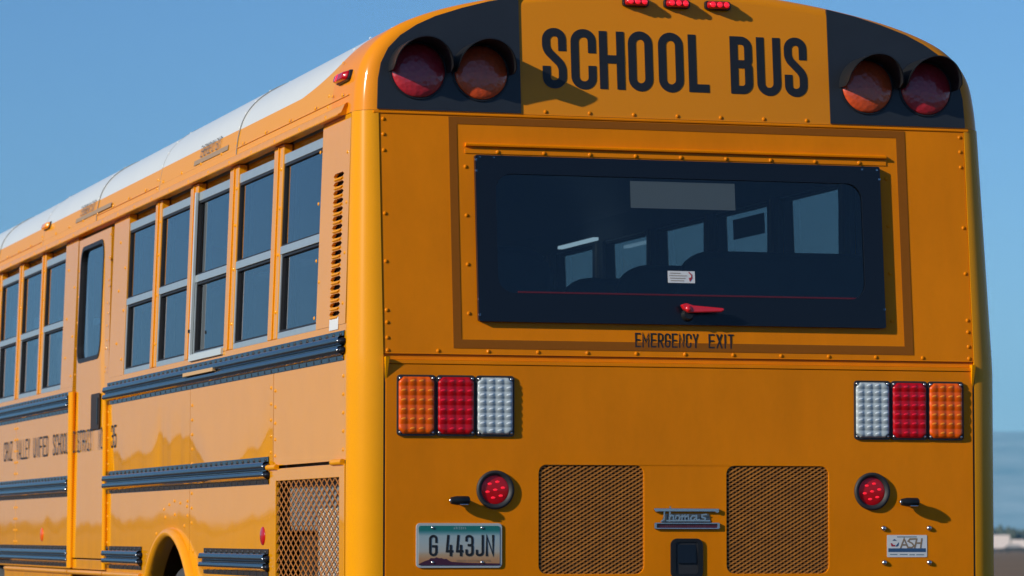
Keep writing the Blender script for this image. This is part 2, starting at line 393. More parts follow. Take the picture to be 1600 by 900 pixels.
def empty(name, loc, rz=0):
    o = bpy.data.objects.new(name, None); COL.objects.link(o); o.location = loc; o.rotation_euler.z = rz; o.empty_display_size = .3; return o
ID = lambda u, v, d: (u, d, v)
def far(px, D, z):
    d = F+R*((px-800)/FPX)-U*((830-450)/FPX); d = Vector((d.x, d.y, 0)).normalized(); return (CAM.x+d.x*D, CAM.y+d.y*D, z)
mw = mat('far_white_paint', (.70, .62, .58), rough=.6); mg = mat('far_grey_metal', (.35, .36, .37), rough=.5); mc = mat('far_dark_paint', (.035, .04, .045), rough=.35, coat=1)
def trailer(loc, rz, LN, H, label):
    t = tag(empty('box_trailer', loc, rz), label, 'trailer')
    b = MB().box(ID, -LN/2, LN/2, .7, H, -1.2, 1.2); b.build('box_body', mw, t, bevel=.06)
    MB().box(ID, -LN/2, LN/2, .55, .69, -1.0, 1.0).build('chassis', mg, t)
    for k in (-1, 1):
        for q in (-.6, .5):
            w = MB(); w.prism([(k*LN*.25+q+.42*math.cos(i*.524), -1.15, .42+.42*math.sin(i*.524)) for i in range(12)], [(k*LN*.25+q+.42*math.cos(i*.524), 1.15, .42+.42*math.sin(i*.524)) for i in range(12)])
            w.build('wheel', mc, t)
trailer(far(1540, 640, -1.7), -.42, 8.2, 2.95, 'pinkish white box trailer parked on the brown field at the right edge of the bus')
trailer(far(1601, 700, -1.7), -.42, 5.0, 2.1, 'low whitish trailer partly behind the dark parked car at the right edge of the photo')
c = tag(empty('parked_car', far(1587, 610, -1.7), -.42), 'dark parked car on the brown field beside the box trailer', 'car')
prof = [(-2.1, .35), (-2.15, .8), (-1.75, .95), (-1.2, 1.42), (.5, 1.42), (1.1, .95), (2.0, .82), (2.1, .35)]
MB().prism([(x, -.85, z) for x, z in prof], [(x, .85, z) for x, z in prof]).build('body', mc, c, bevel=.05)
MB().slab(lambda u, v, d: (u, -.85-d, v), [(-1.45, .98), (-1.12, 1.34), (.45, 1.34), (.9, .98)], [], .01, -.01).build('side_glass', mg, c)
for k in (-1.3, 1.3):
    MB().prism([(k+.34*math.cos(i*.524), -.88, .34+.34*math.sin(i*.524)) for i in range(12)], [(k+.34*math.cos(i*.524), .88, .34+.34*math.sin(i*.524)) for i in range(12)]).build('wheel', M['tyre'], c)

# ================================================================== THE BUS
BUS = tag(empty('school_bus', (0, 0, 0)), 'yellow school bus with white roof and black rub rails seen from its rear left corner', 'bus')
YE = 11.3
SIDES = (-1, 1)

# ---- roof
PR = [(1.190, 2.700), (1.187, 2.75), (1.180, 2.81), (1.163, 2.875), (1.132, 2.930), (1.085, 2.978), (1.02, 3.020), (.93, 3.058), (.82, 3.092), (.68, 3.124), (.52, 3.152), (.34, 3.174), (.17, 3.187), (0, 3.192)]
def smooth_profile(P, n):
    out = []
    Q = [(P[0][0]+.003, P[0][1]-.05)]+P+[(-P[-2][0], P[-2][1])]
    for i in range(1, len(Q)-2):
        p0, p1, p2, p3 = (Vector(q) for q in Q[i-1:i+3])
        for k in range(n):
            t = k/n; out.append(.5*((2*p1)+(p2-p0)*t+(2*p0-5*p1+4*p2-p3)*t*t+(3*p1-p0-3*p2+p3)*t**3))
    out.append(Vector(P[-1])); return out
HP = smooth_profile(PR, 3)
FULL = [(-p.x, p.y) for p in HP]+[(p.x, p.y) for p in reversed(HP[:-1])]
def normals(P):
    N = []
    for i in range(len(P)):
        a = Vector(P[max(0, i-1)]); b = Vector(P[min(len(P)-1, i+1)]); t = (b-a).normalized(); N.append(Vector((-t.y, t.x)))
    return N
FN = normals(FULL)
def ring(y, off): return [(p[0]+n.x*off, y, p[1]+n.y*off) for p, n in zip(FULL, FN)]
def roof_shell(name, y0, y1, off, m):
    rs = [ring(y0, off), ring(y1, off), ring(y1, off-.02), ring(y0, off-.02)]; n = len(FULL); vs = [v for r in rs for v in r]; fs = []
    for k in range(4):
        for i in range(n-1): fs.append((k*n+i, k*n+i+1, ((k+1) % 4)*n+i+1, ((k+1) % 4)*n+i))
    fs += [(0, n, 2*n, 3*n), (n-1, 2*n-1, 3*n-1, 4*n-1)]
    return mk(name, vs, fs, m, BUS, smooth=True, sharp=40)
ys = [.50, 2.2, 3.87, 5.55, 7.22, 8.9, 10.6, YE]
for k in range(len(ys)-1): roof_shell('roof_panel', ys[k]-(.03 if k else 0), ys[k+1], .0035*(k % 2), M['roof'])
for k, yk in enumerate(ys[1:-1]):
    rs = [ring(yk-.034, .0045), ring(yk-.030, .0045), ring(yk-.030, .001), ring(yk-.034, .001)]; n = len(FULL)
    mk('roof_seam', [v for r in rs for v in r], [(q*n+i, q*n+i+1, ((q+1) % 4)*n+i+1, ((q+1) % 4)*n+i) for q in range(4) for i in range(n-1)], M['seam'], BUS, smooth=True, sharp=40)
rv = MB()
for yk in ys[:-1]:
    for i in range(2, len(FULL)-2, 3):
        p, n = FULL[i], FN[i]; t = Vector((n.y, -n.x))
        for dy in (-.014,):
            mp = lambda u, v, d, p=p, n=n, t=t, yy=yk+dy: (p[0]+t.x*v+n.x*(d+.003), yy+u, p[1]+t.y*v+n.y*(d+.003))
            rv.dome(mp, 0, 0, .007, .004, n=6, rings=(1, .6))
rv.build('roof_rivet', M['roof'], BUS, smooth=True, kind='stuff')

# ---- rear cap: face plus rolled edge
def edge_r(x, z):
    t = max(0, min(1, (z-2.80)/.2)); return .075*(1-t)+.045*t
rsn = 8; caps = []
for k in range(rsn+1):
    a = math.pi/2*k/rsn; row = []
    for p, n in zip(FULL, FN):
        r = edge_r(*p); ins = r*(1-math.sin(a)); yy = r*(1-math.cos(a))
        x, z = p[0]-n.x*ins, p[1]-n.y*ins
        if p[1] < 2.705: z = 2.70
        row.append((x, ry(z)+yy, z))
    caps.append(row)
caps.append([(p[0], .50, p[1]) for p in FULL])
n = len(FULL); vs = [v for r in caps for v in r]; fs = []
for k in range(len(caps)-1):
    for i in range(n-1): fs.append((k*n+i, k*n+i+1, (k+1)*n+i+1, (k+1)*n+i))
h = n//2
for i in range(h): fs.append((i, i+1, n-2-i, n-1-i) if i+1 != n-2-i else (i, i+1, n-1-i))
cap = mk('rear_roof_cap', vs, fs, M['cap'], BUS, smooth=True, sharp=60)

# black warning light panels on the cap, with the four domed lamps
bpts = [(.590, 2.704), (.590, 3.130), (.70, 3.108), (.80, 3.080), (.90, 3.046), (.97, 3.012), (1.03, 2.972), (1.075, 2.925), (1.103, 2.87), (1.115, 2.81), (1.120, 2.704)]
for s in SIDES:
    mp = (lambda u, v, d: (u, ry(v)-d, v)) if s > 0 else RF
    wp = MB().slab(mp, bpts, [], .004, -.006).build('warning_light_panel', M['matte'], BUS)
    for (cx, mt) in ((.968, 'dred'), (.737, 'damb')):
        cz = 2.846
        b = MB().slab(mp, circ(cx, cz, .105, 40), [circ(cx, cz, .0985, 40)], .009, .004).build('light_bezel', M['hood'], BUS, bevel=.003)
        nn = 22; hv = []; hf = []
        for side in (0, 1):
            rr = .108 if side == 0 else .1045
            for i in range(nn+1):
                a = math.radians(-4+188*i/nn); mid = math.sin(max(0, min(math.pi, a)))
                ln = .098+.052*mid
                if i in (0, nn): ln = .070
                for d in (.004, ln): hv.append(mp(cx+rr*math.cos(a), cz+rr*math.sin(a), d))
        q = 2*(nn+1)
        for i in range(nn):
            hf += [(2*i, 2*i+1, 2*i+3, 2*i+2), (q+2*i, q+2*i+1, q+2*i+3, q+2*i+2), (2*i+1, 2*i+3, q+2*i+3, q+2*i+1)]
        hf += [(0, 1, q+1, q), (2*nn, 2*nn+1, q+2*nn+1, q+2*nn)]
        mk('light_hood', hv, hf, M['hood'], BUS, smooth=True, sharp=50)
        rg = tuple(math.cos(math.radians(x)) for x in range(0, 90, 9))
        dm = MB().dome(mp, cx, cz, .0980, .024, n=40, d=.006, rings=rg)
        dm.build('warning_lamp_lens', M[mt], BUS, smooth=True, label=('dark red domed warning lamp lens' if mt == 'dred' else 'dark amber domed warning lamp lens'))

# SCHOOL BUS
X_ = lambda px: (px-1058)*.002432+.0
sb = MB()
def xr(px):   # photo pixel to metres along the cap, measured once
    return -.505+(px-846)*(1.011/(1261-846))
for ch, a, b in (('S', 846, 883), ('C', 890, 929), ('H', 934, 973), ('O', 979, 1017), ('O', 1026, 1065), ('L', 1073, 1105), ('B', 1139, 1174), ('U', 1181, 1219), ('S', 1225, 1261)):
    mb = MB(); x0, x1 = xr(a), xr(b); rnd = ch in 'SCOUG'
    glyph(mb, RM, ch, x0, 2.803-(.004 if rnd else 0), x1-x0, .213+(.008 if ch in 'SCO' else (.004 if ch == 'U' else 0)), .0300, .0015)
    mb.build('letter', M['letter'], BUS)
xx = text('exit_lettering', RM, 'EMERGENCY', -.187, 1.869, .0213, .052, .0056, .0052, .0016, M['letter'], BUS)
text('exit_lettering', RM, 'EXIT', .090, 1.869, .0230, .052, .0058, .0065, .0016, M['letter'], BUS)

# centre marker lamps
def marker(mp, u, v, w, h, name, lens, lab):
    b = MB(); b.prism([mp(a, c, 0) for a, c in rrect(u-w/2, u+w/2, v-h/2, v+h/2, h*.3, 3)], [mp(a, c, .016) for a, c in rrect(u-w/2*.98, u+w/2*.98, v-h/2*.96, v+h/2*.96, h*.3, 3)])
    o = b.build(name, M['hood'], BUS, bevel=.002, label=lab)
    b = MB(); b.prism([mp(a, c, .016) for a, c in rrect(u-w/2*.9, u+w/2*.9, v-h/2*.86, v+h/2*.86, h*.3, 3)], [mp(a, c, .036) for a, c in rrect(u-w/2*.72, u+w/2*.72, v-h/2*.6, v+h/2*.6, h*.22, 3)])
    ln = b.build('lens', lens, o, bevel=.004, smooth=True)
    return o
for u in (-.149, .008, .165): 
    o = marker(RM, u, 3.126, .100, .034, 'marker_lamp', M['red'], None)
    q = MB()
    for k in (-.026, 0, .026): q.dome(RM, u+k, 3.126, .011, .004, d=.0365, rings=(1, .7, .3))
    q.build('led', M['redled'], o, smooth=True, kind='stuff')
for s in SIDES:
    mp = SMf(s)
    def cm(u, v, d, s=s):
        # follows the cap's side
        z = v; x = 1.1795-(max(0, z-2.80))*.28; return (s*(x+d), u, z)
    o = marker(cm, .335, 2.842, .19, .040, 'side_marker_lamp', M['red'], 'red clearance lamp on the side of the rear cap')
    q = MB().dome(cm, .36, 2.842, .016, .004, d=.035, rings=(1, .7, .3)); q.build('led', M['redled'], o, smooth=True, kind='stuff')
    marker(cm, 7.10, 2.842, .19, .040, 'side_marker_lamp', M['amarker'], 'amber clearance lamp half way along the side of the roof')

# ---- cap lip, upper rear panel
MB().box(RM, -1.135, 1.135, 2.688, 2.6985, .004, -.02).build('cap_seam_lip', M['rear'], BUS, bevel=.003)
MB().slab(RM, rect(-1.113, 1.113, 1.834, 2.687), [rect(-.735, .735, 1.98, 2.52)], 0, -.03).build('upper_rear_panel', M['rear'], BUS)
tp = MB().slab(RM, rect(-.859, .88, 1.856, 2.684), [rect(-.829, .845, 1.887, 2.658)], .0015, .0003)
tp.build('reflective_tape_border', M['tape'], BUS)
# pressed drip moulding over the window
dm = MB()
dm.add([RM(-.80, 2.592, 0), RM(.80, 2.592, 0), RM(.80, 2.586, .014), RM(-.80, 2.586, .014), RM(-.80, 2.580, .013), RM(.80, 2.580, .013), RM(.80, 2.576, .0), RM(-.80, 2.576, .0)], [(0, 1, 2, 3), (3, 2, 5, 4), (4, 5, 6, 7), (0, 3, 4, 7), (1, 2, 5, 6)])
dm.build('drip_moulding', M['rear'], BUS)
MB().box(RM, -.802, .802, 2.553, 2.569, .003, -.001).build('moulding_flange', M['rear'], BUS, bevel=.001)

# rear window
fr = MB().slab(RM, rrect(-.769, .769, 1.952, 2.547, .006, 2), [rrect(-.695, .695, 2.055, 2.482, .06, 6)], .019, -.002).build('rear_window_frame', M['wframe'], BUS)
MB().sheet(RM, rect(-.70, .70, 2.05, 2.49), .011).build('pane', M['grear'], fr)
MB().box(RM, -.62, .66, 2.056, 2.0615, .0165, .0).build('red_seal', mat('red_seal', (.10, .006, .016), rough=.5), fr)
cl = MB()
for u, v in ((-.752, 2.538), (-.70, 2.538), (.70, 2.535), (.757, 2.535), (-.766, 2.53), (-.766, 2.49), (-.766, 2.03), (-.766, 1.975), (.766, 2.50), (.766, 2.02)):
    cl.box(RM, u-.004, u+.004, v-.003, v+.004, .019, .010)
cl.build('clip', M['screw'], fr, kind='stuff')
MB().slab(RM, rect(-.19, .207, 2.372, 2.470), [], .008, .007).build('pale_glass_panel', mat('pale_glass_panel', (.8, .82, .84), rough=.5), fr, label='blank pale rectangle inside the rear glass')
st = MB().slab(RM, rect(-.060, .042, 2.103, 2.146), [], .0135, .0125).build('label', M['white'], fr, label='small white sticker with a red arrow on the rear glass')
q = MB()
for i, (a, b) in enumerate(((-.052, -.012), (-.055, .012), (-.052, .006), (-.050, .000))): q.box(RM, a, b, 2.137-i*.009, 2.139-i*.009, .0145, .0137)
q.build('print_line', M['tan'], st)
q = MB(); stroke(q, RM, [(.020, 2.141), (.030, 2.132), (.028, 2.12)], .004, .0145); q.sheet(RM, [(.018, 2.122), (.034, 2.124), (.022, 2.108)], .0146); q.build('red_arrow', M['redp'], st)
# lever
hb = MB(); hb.prism([RM(a, c, .015) for a, c in circ(.006, 1.985, .024, 20)], [RM(a, c, .040) for a, c in circ(.006, 1.989, .017, 20)])
hb.build('handle_base', M['hood'], BUS, smooth=True, sharp=40)
lv = MB(); pf = [(-.026, 2.022), (-.018, 2.005), (.0, 1.993), (.125, 1.998), (.136, 2.003), (.134, 2.012), (.02, 2.020), (-.006, 2.028)]
lv.prism([RM(a, c, .036) for a, c in pf], [RM(a, c, .058) for a, c in pf])
lv = lv.build('window_lever', M['redlever'], BUS, bevel=.004)
MB().dome(RM, .0, 2.008, .012, .006, d=.058).build('bolt', M['redlever'], lv, smooth=True)

# rivets of the rear
rr_ = MB()
for s in (-1, 1):
    for z in (2.668, 2.613, 2.556, 2.33, 2.16, 1.987, 1.944, 1.89): rr_.dome(RM, s*1.098, z, .0075, .0042)
    for z in (2.505, 2.33, 2.155, 1.98): rr_.dome(RM, s*.80, z, .0075, .0042)
for k in range(13): rr_.dome(RM, -1.098+k*.183, 1.846, .0075, .0042)
for k in range(9): rr_.dome(RM, -.68+k*.172, 2.561, .0078, .0042, d=.003)
for k in range(11): rr_.dome(RM, -.83+k*.166 if abs(-.83+k*.166) > .6 or True else 0, 2.7125, .0075, .0042) if abs(-.83+k*.166) < .58 else None
for u, z in ((-1.10, 1.752), (-.90, 1.788), (.905, 1.788), (0, 1.788)): rr_.dome(RM, u, z, .006, .004)
rr_.build('rivet', M['rear'], BUS, smooth=True, kind='stuff')

# ---- corner posts
for s in SIDES:
    vs = []; fs = []; zs = [.5, .9, 1.3, 1.79, 1.84, 2.1, 2.4, 2.6985]; K = 14
    for z in zs:
        r = hw(z)-1.115
        for k in range(K+1):
            a = math.pi/2*k/K; vs.append((s*(hw(z)-r+(r+.003)*math.cos(a)), ry(z)+r-(r+.003)*math.sin(a), z))
        vs.append((s*1.115, ry(z)+.03, z)); vs.append((s*(hw(z)-.03), ry(z)+r+.004, z)); vs.append((s*(hw(z)+.003), ry(z)+r+.004, z))
    w = K+4
    for j in range(len(zs)-1):
        for i in range(w): fs.append((j*w+i, j*w+(i+1) % w, (j+1)*w+(i+1) % w, (j+1)*w+i))
    mk('corner_post', vs, fs, M['post'], BUS, smooth=True, sharp=35)

# ---- engine door (lower rear)
gh = [rrect(-.549, -.159, 1.062, 1.448, .03), rrect(.153, .543, 1.062, 1.448, .03)]
MB().slab(RM, rect(-1.107, 1.107, .55, 1.797), gh, .004, -.02).build('engine_door', M['rear'], BUS, bevel=.002)
MB().box(RM, -1.100, 1.100, 1.7985, 1.812, .007, -.02).build('door_top_lip', M['rear'], BUS, bevel=.002)
MB().box(RM, -1.113, 1.113, 1.8135, 1.832, -.007, -.03).build('shadow_gap', M['rear'], BUS)
MB().box(RM, -1.114, 1.114, .45, 1.83, -.021, -.03).build('rear_inner_frame', M['trim'], BUS) if False else None
for s in SIDES:
    mp = (lambda u, v, d: (u, ry(v)-d, v)) if s > 0 else RF
    b = MB(); b.prism([mp(1.098, 1.822, 0), mp(1.098, 1.822, .026), mp(1.104, 1.735, .0)], [mp(1.112, 1.822, 0), mp(1.112, 1.822, .026), mp(1.109, 1.735, .0)])
    b.build('door_gusset', M['post'], BUS)
    MB().box(mp, 1.1090, 1.1130, .5, 1.797, .002, -.02).build('door_edge_seam', M['gasket'], BUS)

def lattice(mp, u0, u1, v0, v1, pu, pv, w, d0, d1, m, name, parent):
    """expanded metal: zigzag strands joined where they touch; the strands lie tilted"""
    b = MB(); rows = int(round((v1-v0)/(pv/2)))+1; cols = int(round((u1-u0)/(pu/2)))+1
    for k in range(rows):
        zc = v0+k*pv/2
        for i in range(cols):
            if (i+k) % 2: continue
            u = u0+i*pu/2
            for sgn in (1, -1):            # from node (u, zc) up to (u +- pu/2, zc + pv/2)
                a = (u, zc); c = (u+sgn*pu/2, zc+pv/2)
                if c[0] > u1+1e-6 or c[0] < u0-1e-6: continue
                ww = w*(1.05 if sgn > 0 else .9)
                l_, h_ = (ww*.5, .0)
                vs = [mp(a[0], a[1]-ww/2, d1), mp(a[0], a[1]+ww/2, d0), mp(c[0], c[1]+ww/2, d0), mp(c[0], c[1]-ww/2, d1),
                      mp(a[0], a[1]-ww/2, d1-.003), mp(c[0], c[1]-ww/2, d1-.003)]
                b.add(vs, [(0, 1, 2, 3), (0, 3, 5, 4)])
    return b.build(name, m, parent, kind='stuff')
for u0, u1 in ((-.549, -.159), (.153, .543)):
    cav = MB().box(RM, u0-.02, u1+.02, 1.04, 1.47, -.0205, -.022)
    o = MB().slab(RM, rect(u0-.03, u1+.03, 1.03, 1.48), [], -.022, -.027).build('grille_backing', M['brown'], BUS)  # mottled dark brown sheet gives the mesh holes their tone
    lattice(RM, u0-.008, u1+.008, 1.054, 1.456, .026, .0149, .0060, -.001, .001, M['grille'], 'grille_mesh', o)

# ---- tail lamps
def taillamp(u0, u1, z0, z1, mt, nx, nz, lab):
    b = MB().slab(RM, rrect(u0+.001, u1-.001, z0, z1, .012, 4), [], .011, .004).build('tail_lamp', M['rubber'], BUS, bevel=.003, label=lab)
    NX, NZ = nx*8, nz*8; vs = []; fs = []
    a0, a1, c0, c1 = u0+.007, u1-.007, z0+.007, z1-.007
    for j in range(NZ+1):
        for i in range(NX+1):
            fx, fz = i/NX, j/NZ; px_, pz_ = (fx*nx) % 1-.5, (fz*nz) % 1-.5
            if i == NX: px_ = .5
            if j == NZ: pz_ = .5
            rr = min(1, math.hypot(px_, pz_)/.62); bumpd = .0042*(1-rr*rr)
            ed = min(fx, 1-fx)*(u1-u0); ez = min(fz, 1-fz)*(z1-z0)
            e = min(1, ed/.006, ez/.006); cor = (ed+ez) < .021
            hgt = .011+(.005+bumpd)*math.sin(e*math.pi/2)
            if cor: hgt = .0095
            vs.append(RM(a0+(a1-a0)*fx, c0+(c1-c0)*fz, hgt))
    for j in range(NZ):
        for i in range(NX): k = j*(NX+1)+i; fs.append((k, k+1, k+NX+2, k+NX+1))
    mk('lens', vs, fs, M[mt], b, smooth=True)
    q = MB(); cw, ch = (a1-a0)/nx, (c1-c0)/nz
    for i in range(nx):
        for j in range(nz):
            if (i in (0, nx-1)) and (j in (0, nz-1)): continue
            uu, zz = a0+(i+.5)*cw, c0+(j+.58)*ch
            q.dome(lambda u, v, d, uu=uu, zz=zz: RM(uu+u*1.5+v*.5, zz+v*.75, d), 0, 0, .0062, .0016, d=.0193, n=8)
    q.build('lens_optic', M[mt+'_optic'], b, smooth=True, kind='stuff')  # domes in brighter, faintly glowing colour: lens glints put into the material
    q = MB()
    for u in (u0+.012, u1-.012):
        for z in (z0+.012, z1-.012): q.dome(RM, u, z, .0055, .004, d=.011)
    q.build('screw', M['screw'], b, smooth=True, kind='stuff')
for s in SIDES:
    e = [1.069, .9265, .7830, .640]
    for k, (mt, nx, nz, cname) in enumerate((('amber', 4, 6, 'amber turn signal'), ('red', 4, 6, 'red brake'), ('clear', 4, 8, 'clear reversing'))):
        a, b_ = sorted((s*e[k], s*e[k+1])); taillamp(a, b_, 1.546, 1.760, mt, nx, nz, cname+' lamp with a grid of lens bumps')

# ---- round lamps
for s in SIDES:
    cx, cz = s*.7095, 1.3585
    v = []; f = []; N = 40
    prof = [(.0685, .004), (.0685, .011), (.064, .0155), (.058, .015), (.050, .005)]
    for r, d in prof: v += [RM(cx+r*math.cos(2*math.pi*i/N), cz+r*math.sin(2*math.pi*i/N), d) for i in range(N)]
    for k in range(len(prof)-1): f += [(k*N+i, k*N+(i+1) % N, (k+1)*N+(i+1) % N, (k+1)*N+i) for i in range(N)]
    b = mk('round_lamp', v, f, M['rubber'], BUS, smooth=True)
    MB().dome(RM, cx, cz, .0505, .003, n=32, d=.005, rings=tuple(math.cos(math.radians(x)) for x in range(0, 90, 15))).build('lens', M['red'], b, smooth=True)
    q = MB()
    for k in range(7):
        a = k*math.pi/3+.25; r = 0 if k == 6 else .029
        ex = lambda u, w, d, c0=(cx+r*math.cos(a), cz+r*math.sin(a)): RM(c0[0]+u*1.45, c0[1]+w*.75, d)
        q.dome(ex, 0, 0, .0058, .002, d=.0078)
    q.build('led', M['redled'], b, smooth=True, kind='stuff')
    # bullet lamp beside it
    bx = -.845 if s < 0 else .845; N = 14
    v = []; f = []
    prof = [(-.038, .004), (-.034, .012), (-.012, .0165), (.028, .0165), (.033, .012), (.034, 0)]
    for px_, r in prof: v += [RM(bx+px_*s*-1*-1 if False else bx+px_, 1.320+r*math.sin(2*math.pi*i/N), .036+r*math.cos(2*math.pi*i/N)) for i in range(N)]
    for k in range(len(prof)-1): f += [(k*N+i, k*N+(i+1) % N, (k+1)*N+(i+1) % N, (k+1)*N+i) for i in range(N)]
    f.append(tuple(range(N)))
    b = mk('bullet_lamp', v, f, M['hood'], BUS, smooth=True, sharp=50)
    MB().box(RM, bx-.004, bx+.026, 1.304, 1.3085, .050, .02).build('chrome_shield', M['chrome'], b, bevel=.002)
    MB().box(RM, bx-.012, bx+.030, 1.311, 1.329, .034, .003).build('bracket', M['hood'], b, bevel=.003)
    MB().dome(lambda u, v_, d: RM(bx-.030+d*-1, 1.320+u, .036+v_), 0, 0, .009, .012, rings=(1, .8, .4)).build('tip', M['chrome'], b, smooth=True)

# ---- number plate
def plate_mat():
    m = mat('plate_print', (.5, .5, .5), rough=.35, coat=.3)
    n = m.node_tree.nodes; l = m.node_tree.links; b = n['Principled BSDF']
    tc = n.new('ShaderNodeTexCoord'); sep = n.new('ShaderNodeSeparateXYZ'); l.new(tc.outputs['Object'], sep.inputs[0])
    mr = n.new('ShaderNodeMapRange'); mr.inputs[1].default_value = 1.094; mr.inputs[2].default_value = 1.232; l.new(sep.outputs['Z'], mr.inputs[0])
    cr = n.new('ShaderNodeValToRGB'); e = cr.color_ramp.elements
    cols = [(0, (.42, .20, .08)), (.16, (.46, .25, .12)), (.27, (.44, .32, .20)), (.36, (.42, .42, .38)), (.60, (.36, .44, .45)), (.74, (.32, .43, .45)), (.82, (.10, .27, .30)), (.88, (.01, .17, .16)), (1, (.008, .17, .15))]
    e[0].position, e[0].color = cols[0][0], (*cols[0][1], 1); e[1].position, e[1].color = cols[-1][0], (*cols[-1][1], 1)
    for p, c_ in cols[1:-1]: k = e.new(p); k.color = (*c_, 1)
    l.new(mr.outputs[0], cr.inputs[0]); l.new(cr.outputs[0], b.inputs['Base Color']); return m
pl = MB().slab(RM, rrect(-.997, -.685, 1.085, 1.241, .014), [], .009, .004).build('number_plate', mat('plate_rim', (.42, .47, .48), rough=.35, coat=.3), BUS, bevel=.002)
MB().slab(RM, rrect(-.988, -.694, 1.094, 1.232, .008), [], .0105, .009).build('plate_face', plate_mat(), pl)
sil = [(-.988, 1.094), (-.694, 1.094), (-.694, 1.100), (-.74, 1.101), (-.80, 1.102), (-.84, 1.104), (-.87, 1.106), (-.882, 1.112), (-.888, 1.1165), (-.897, 1.1155), (-.905, 1.119), (-.915, 1.1185), (-.925, 1.122), (-.93, 1.1185), (-.945, 1.119), (-.952, 1.113), (-.965, 1.109), (-.972, 1.106), (-.988, 1.0985)]
MB().sheet(RM, sil, .0112).build('mountain_print', M['plum'], pl)
PX = lambda x: -.997+(x-45)*(.312/(1530-45)); 
for ch, a, b in (('G', 262, 408), ('4', 550, 680), ('4', 725, 855), ('3', 888, 1030), ('J', 1068, 1210), ('N', 1240, 1390)):
    mb = MB(); glyph(mb, RM, ch, PX(a), 1.1255, PX(b)-PX(a), .0745, .0085, .0115); mb.build('plate_character', M['letter'], pl)
pw = mat('plate_state_print', (.32, .46, .50), rough=.5)
text('state_name', RM, 'ARIZONA', -.862, 1.2195, .0044, .009, .0012, .0028, .0115, pw, pl)
text('plate_motto', RM, 'GRAND CANYON STATE', -.852, 1.1065, .0048, .0065, .0011, .0024, .0115, M['tan'], pl, space=.005)
q = MB()
for u in (-.938, -.758):
    for z in (1.225, 1.104): q.dome(RM, u, z, .006, .004, d=.0105)
q.build('screw', M['screw'], pl, smooth=True, kind='stuff')

# ---- maker's badge
bd = MB().slab(RM, rrect(-.122, .124, 1.2215, 1.2445, .004, 2), [rrect(-.113, .115, 1.2265, 1.2395, .002, 2)], .012, .004).build('maker_badge', M['chrome'], BUS, bevel=.0015)
MB().slab(RM, rect(-.114, .116, 1.226, 1.240), [], .008, .004).build('badge_strip', mat('dark_red_strip', (.09, .006, .018), rough=.35, coat=.5), bd)
text('badge_lettering', RM, 'BUILT BUSES', -.080, 1.2285, .0095, .009, .0012, .0055, .0087, mat('badge_print', (.16, .05, .07), rough=.4), bd, space=.014)
q = MB(); q.slab(RM, [(-.124, 1.291), (-.118, 1.282), (-.106, 1.2835), (.105, 1.2835), (.112, 1.279), (.121, 1.282), (.122, 1.2945), (-.122, 1.2955)], [], .013, .004); q.build('badge_bar', M['chrome'], bd, bevel=.0015)
q = MB()
scr = [[(-.084, 1.286), (-.086, 1.255), (-.096, 1.249)], [(-.062, 1.300), (-.066, 1.250)], [(-.066, 1.262), (-.058, 1.271), (-.050, 1.268), (-.052, 1.251)],
       [(-.044, 1.258), (-.040, 1.269), (-.030, 1.270), (-.027, 1.259), (-.034, 1.251), (-.043, 1.254)], [(-.027, 1.262), (-.018, 1.270), (-.019, 1.252)], [(-.018, 1.264), (-.008, 1.271), (-.007, 1.252)], [(-.006, 1.264), (.004, 1.271), (.007, 1.252)],
       [(.034, 1.268), (.020, 1.269), (.013, 1.258), (.022, 1.251), (.034, 1.262)], [(.036, 1.270), (.036, 1.252), (.046, 1.256)], [(.072, 1.274), (.056, 1.272), (.056, 1.264), (.070, 1.260), (.066, 1.252), (.048, 1.252)], [(-.075, 1.2515), (.085, 1.2515)]]
for k, p in enumerate(scr): stroke(q, RM, p, .0052, .0105+k*.0002)
q.build('badge_script', M['chrome'], bd)
MB().slab(RM, [(-.094, 1.246), (.092, 1.246), (.085, 1.276), (-.082, 1.276)], [], .006, .004).build('badge_backing', mat('badge_grey', (.16, .17, .17), rough=.3, metal=.6), bd)

# ---- paddle latch
lt = MB().slab(RM, rrect(-.060, .061, 1.045, 1.188, .024, 6), [rrect(-.042, .042, 1.062, 1.176, .012, 4)], .010, .004).build('paddle_latch', M['hood'], BUS, bevel=.004)
MB().slab(RM, rrect(-.044, .044, 1.060, 1.178, .012, 4), [], .006, .004).build('latch_pan', M['rubber'], lt)
b = MB(); b.prism([RM(-.034, 1.100, .011), RM(.034, 1.100, .011), RM(.034, 1.166, .007), RM(-.034, 1.166, .007)], [RM(-.034, 1.100, .006), RM(.034, 1.100, .006), RM(.034, 1.166, .006), RM(-.034, 1.166, .006)])
b.build('paddle', M['wframe'], lt, bevel=.003)

# ---- small white dealer label and its four bolts
lb = MB().slab(RM, rrect(.767, .923, 1.121, 1.201, .003, 2), [], .0052, .0044).build('dealer_label', M['white'], BUS, label='white sticker lettered ASH with a round blue and red emblem')
q = MB()
def lx(p): return .767+(p-190)*(.156/(1015-190))
def lz(p): return 1.201-(p-208)*(.080/(648-208))
for pth in ([(lx(470), lz(462)), (lx(540), lz(285)), (lx(620), lz(462))], [(lx(500), lz(405)), (lx(590), lz(405))],
            [(lx(770), lz(285)), (lx(660), lz(288)), (lx(625), lz(330)), (lx(700), lz(370)), (lx(745), lz(420)), (lx(700), lz(460)), (lx(620), lz(450))],
            [(lx(800), lz(288)), (lx(760), lz(465))], [(lx(905), lz(288)), (lx(880), lz(465))], [(lx(785), lz(368)), (lx(895), lz(368))]): stroke(q, RM, pth, .0058, .0057+.0001*random.random())
q.build('label_lettering', M['tan'], lb)
q = MB(); q.box(RM, lx(215), lx(985), lz(545), lz(472), .0058, .0054); q.build('blue_band', M['blue'], lb)
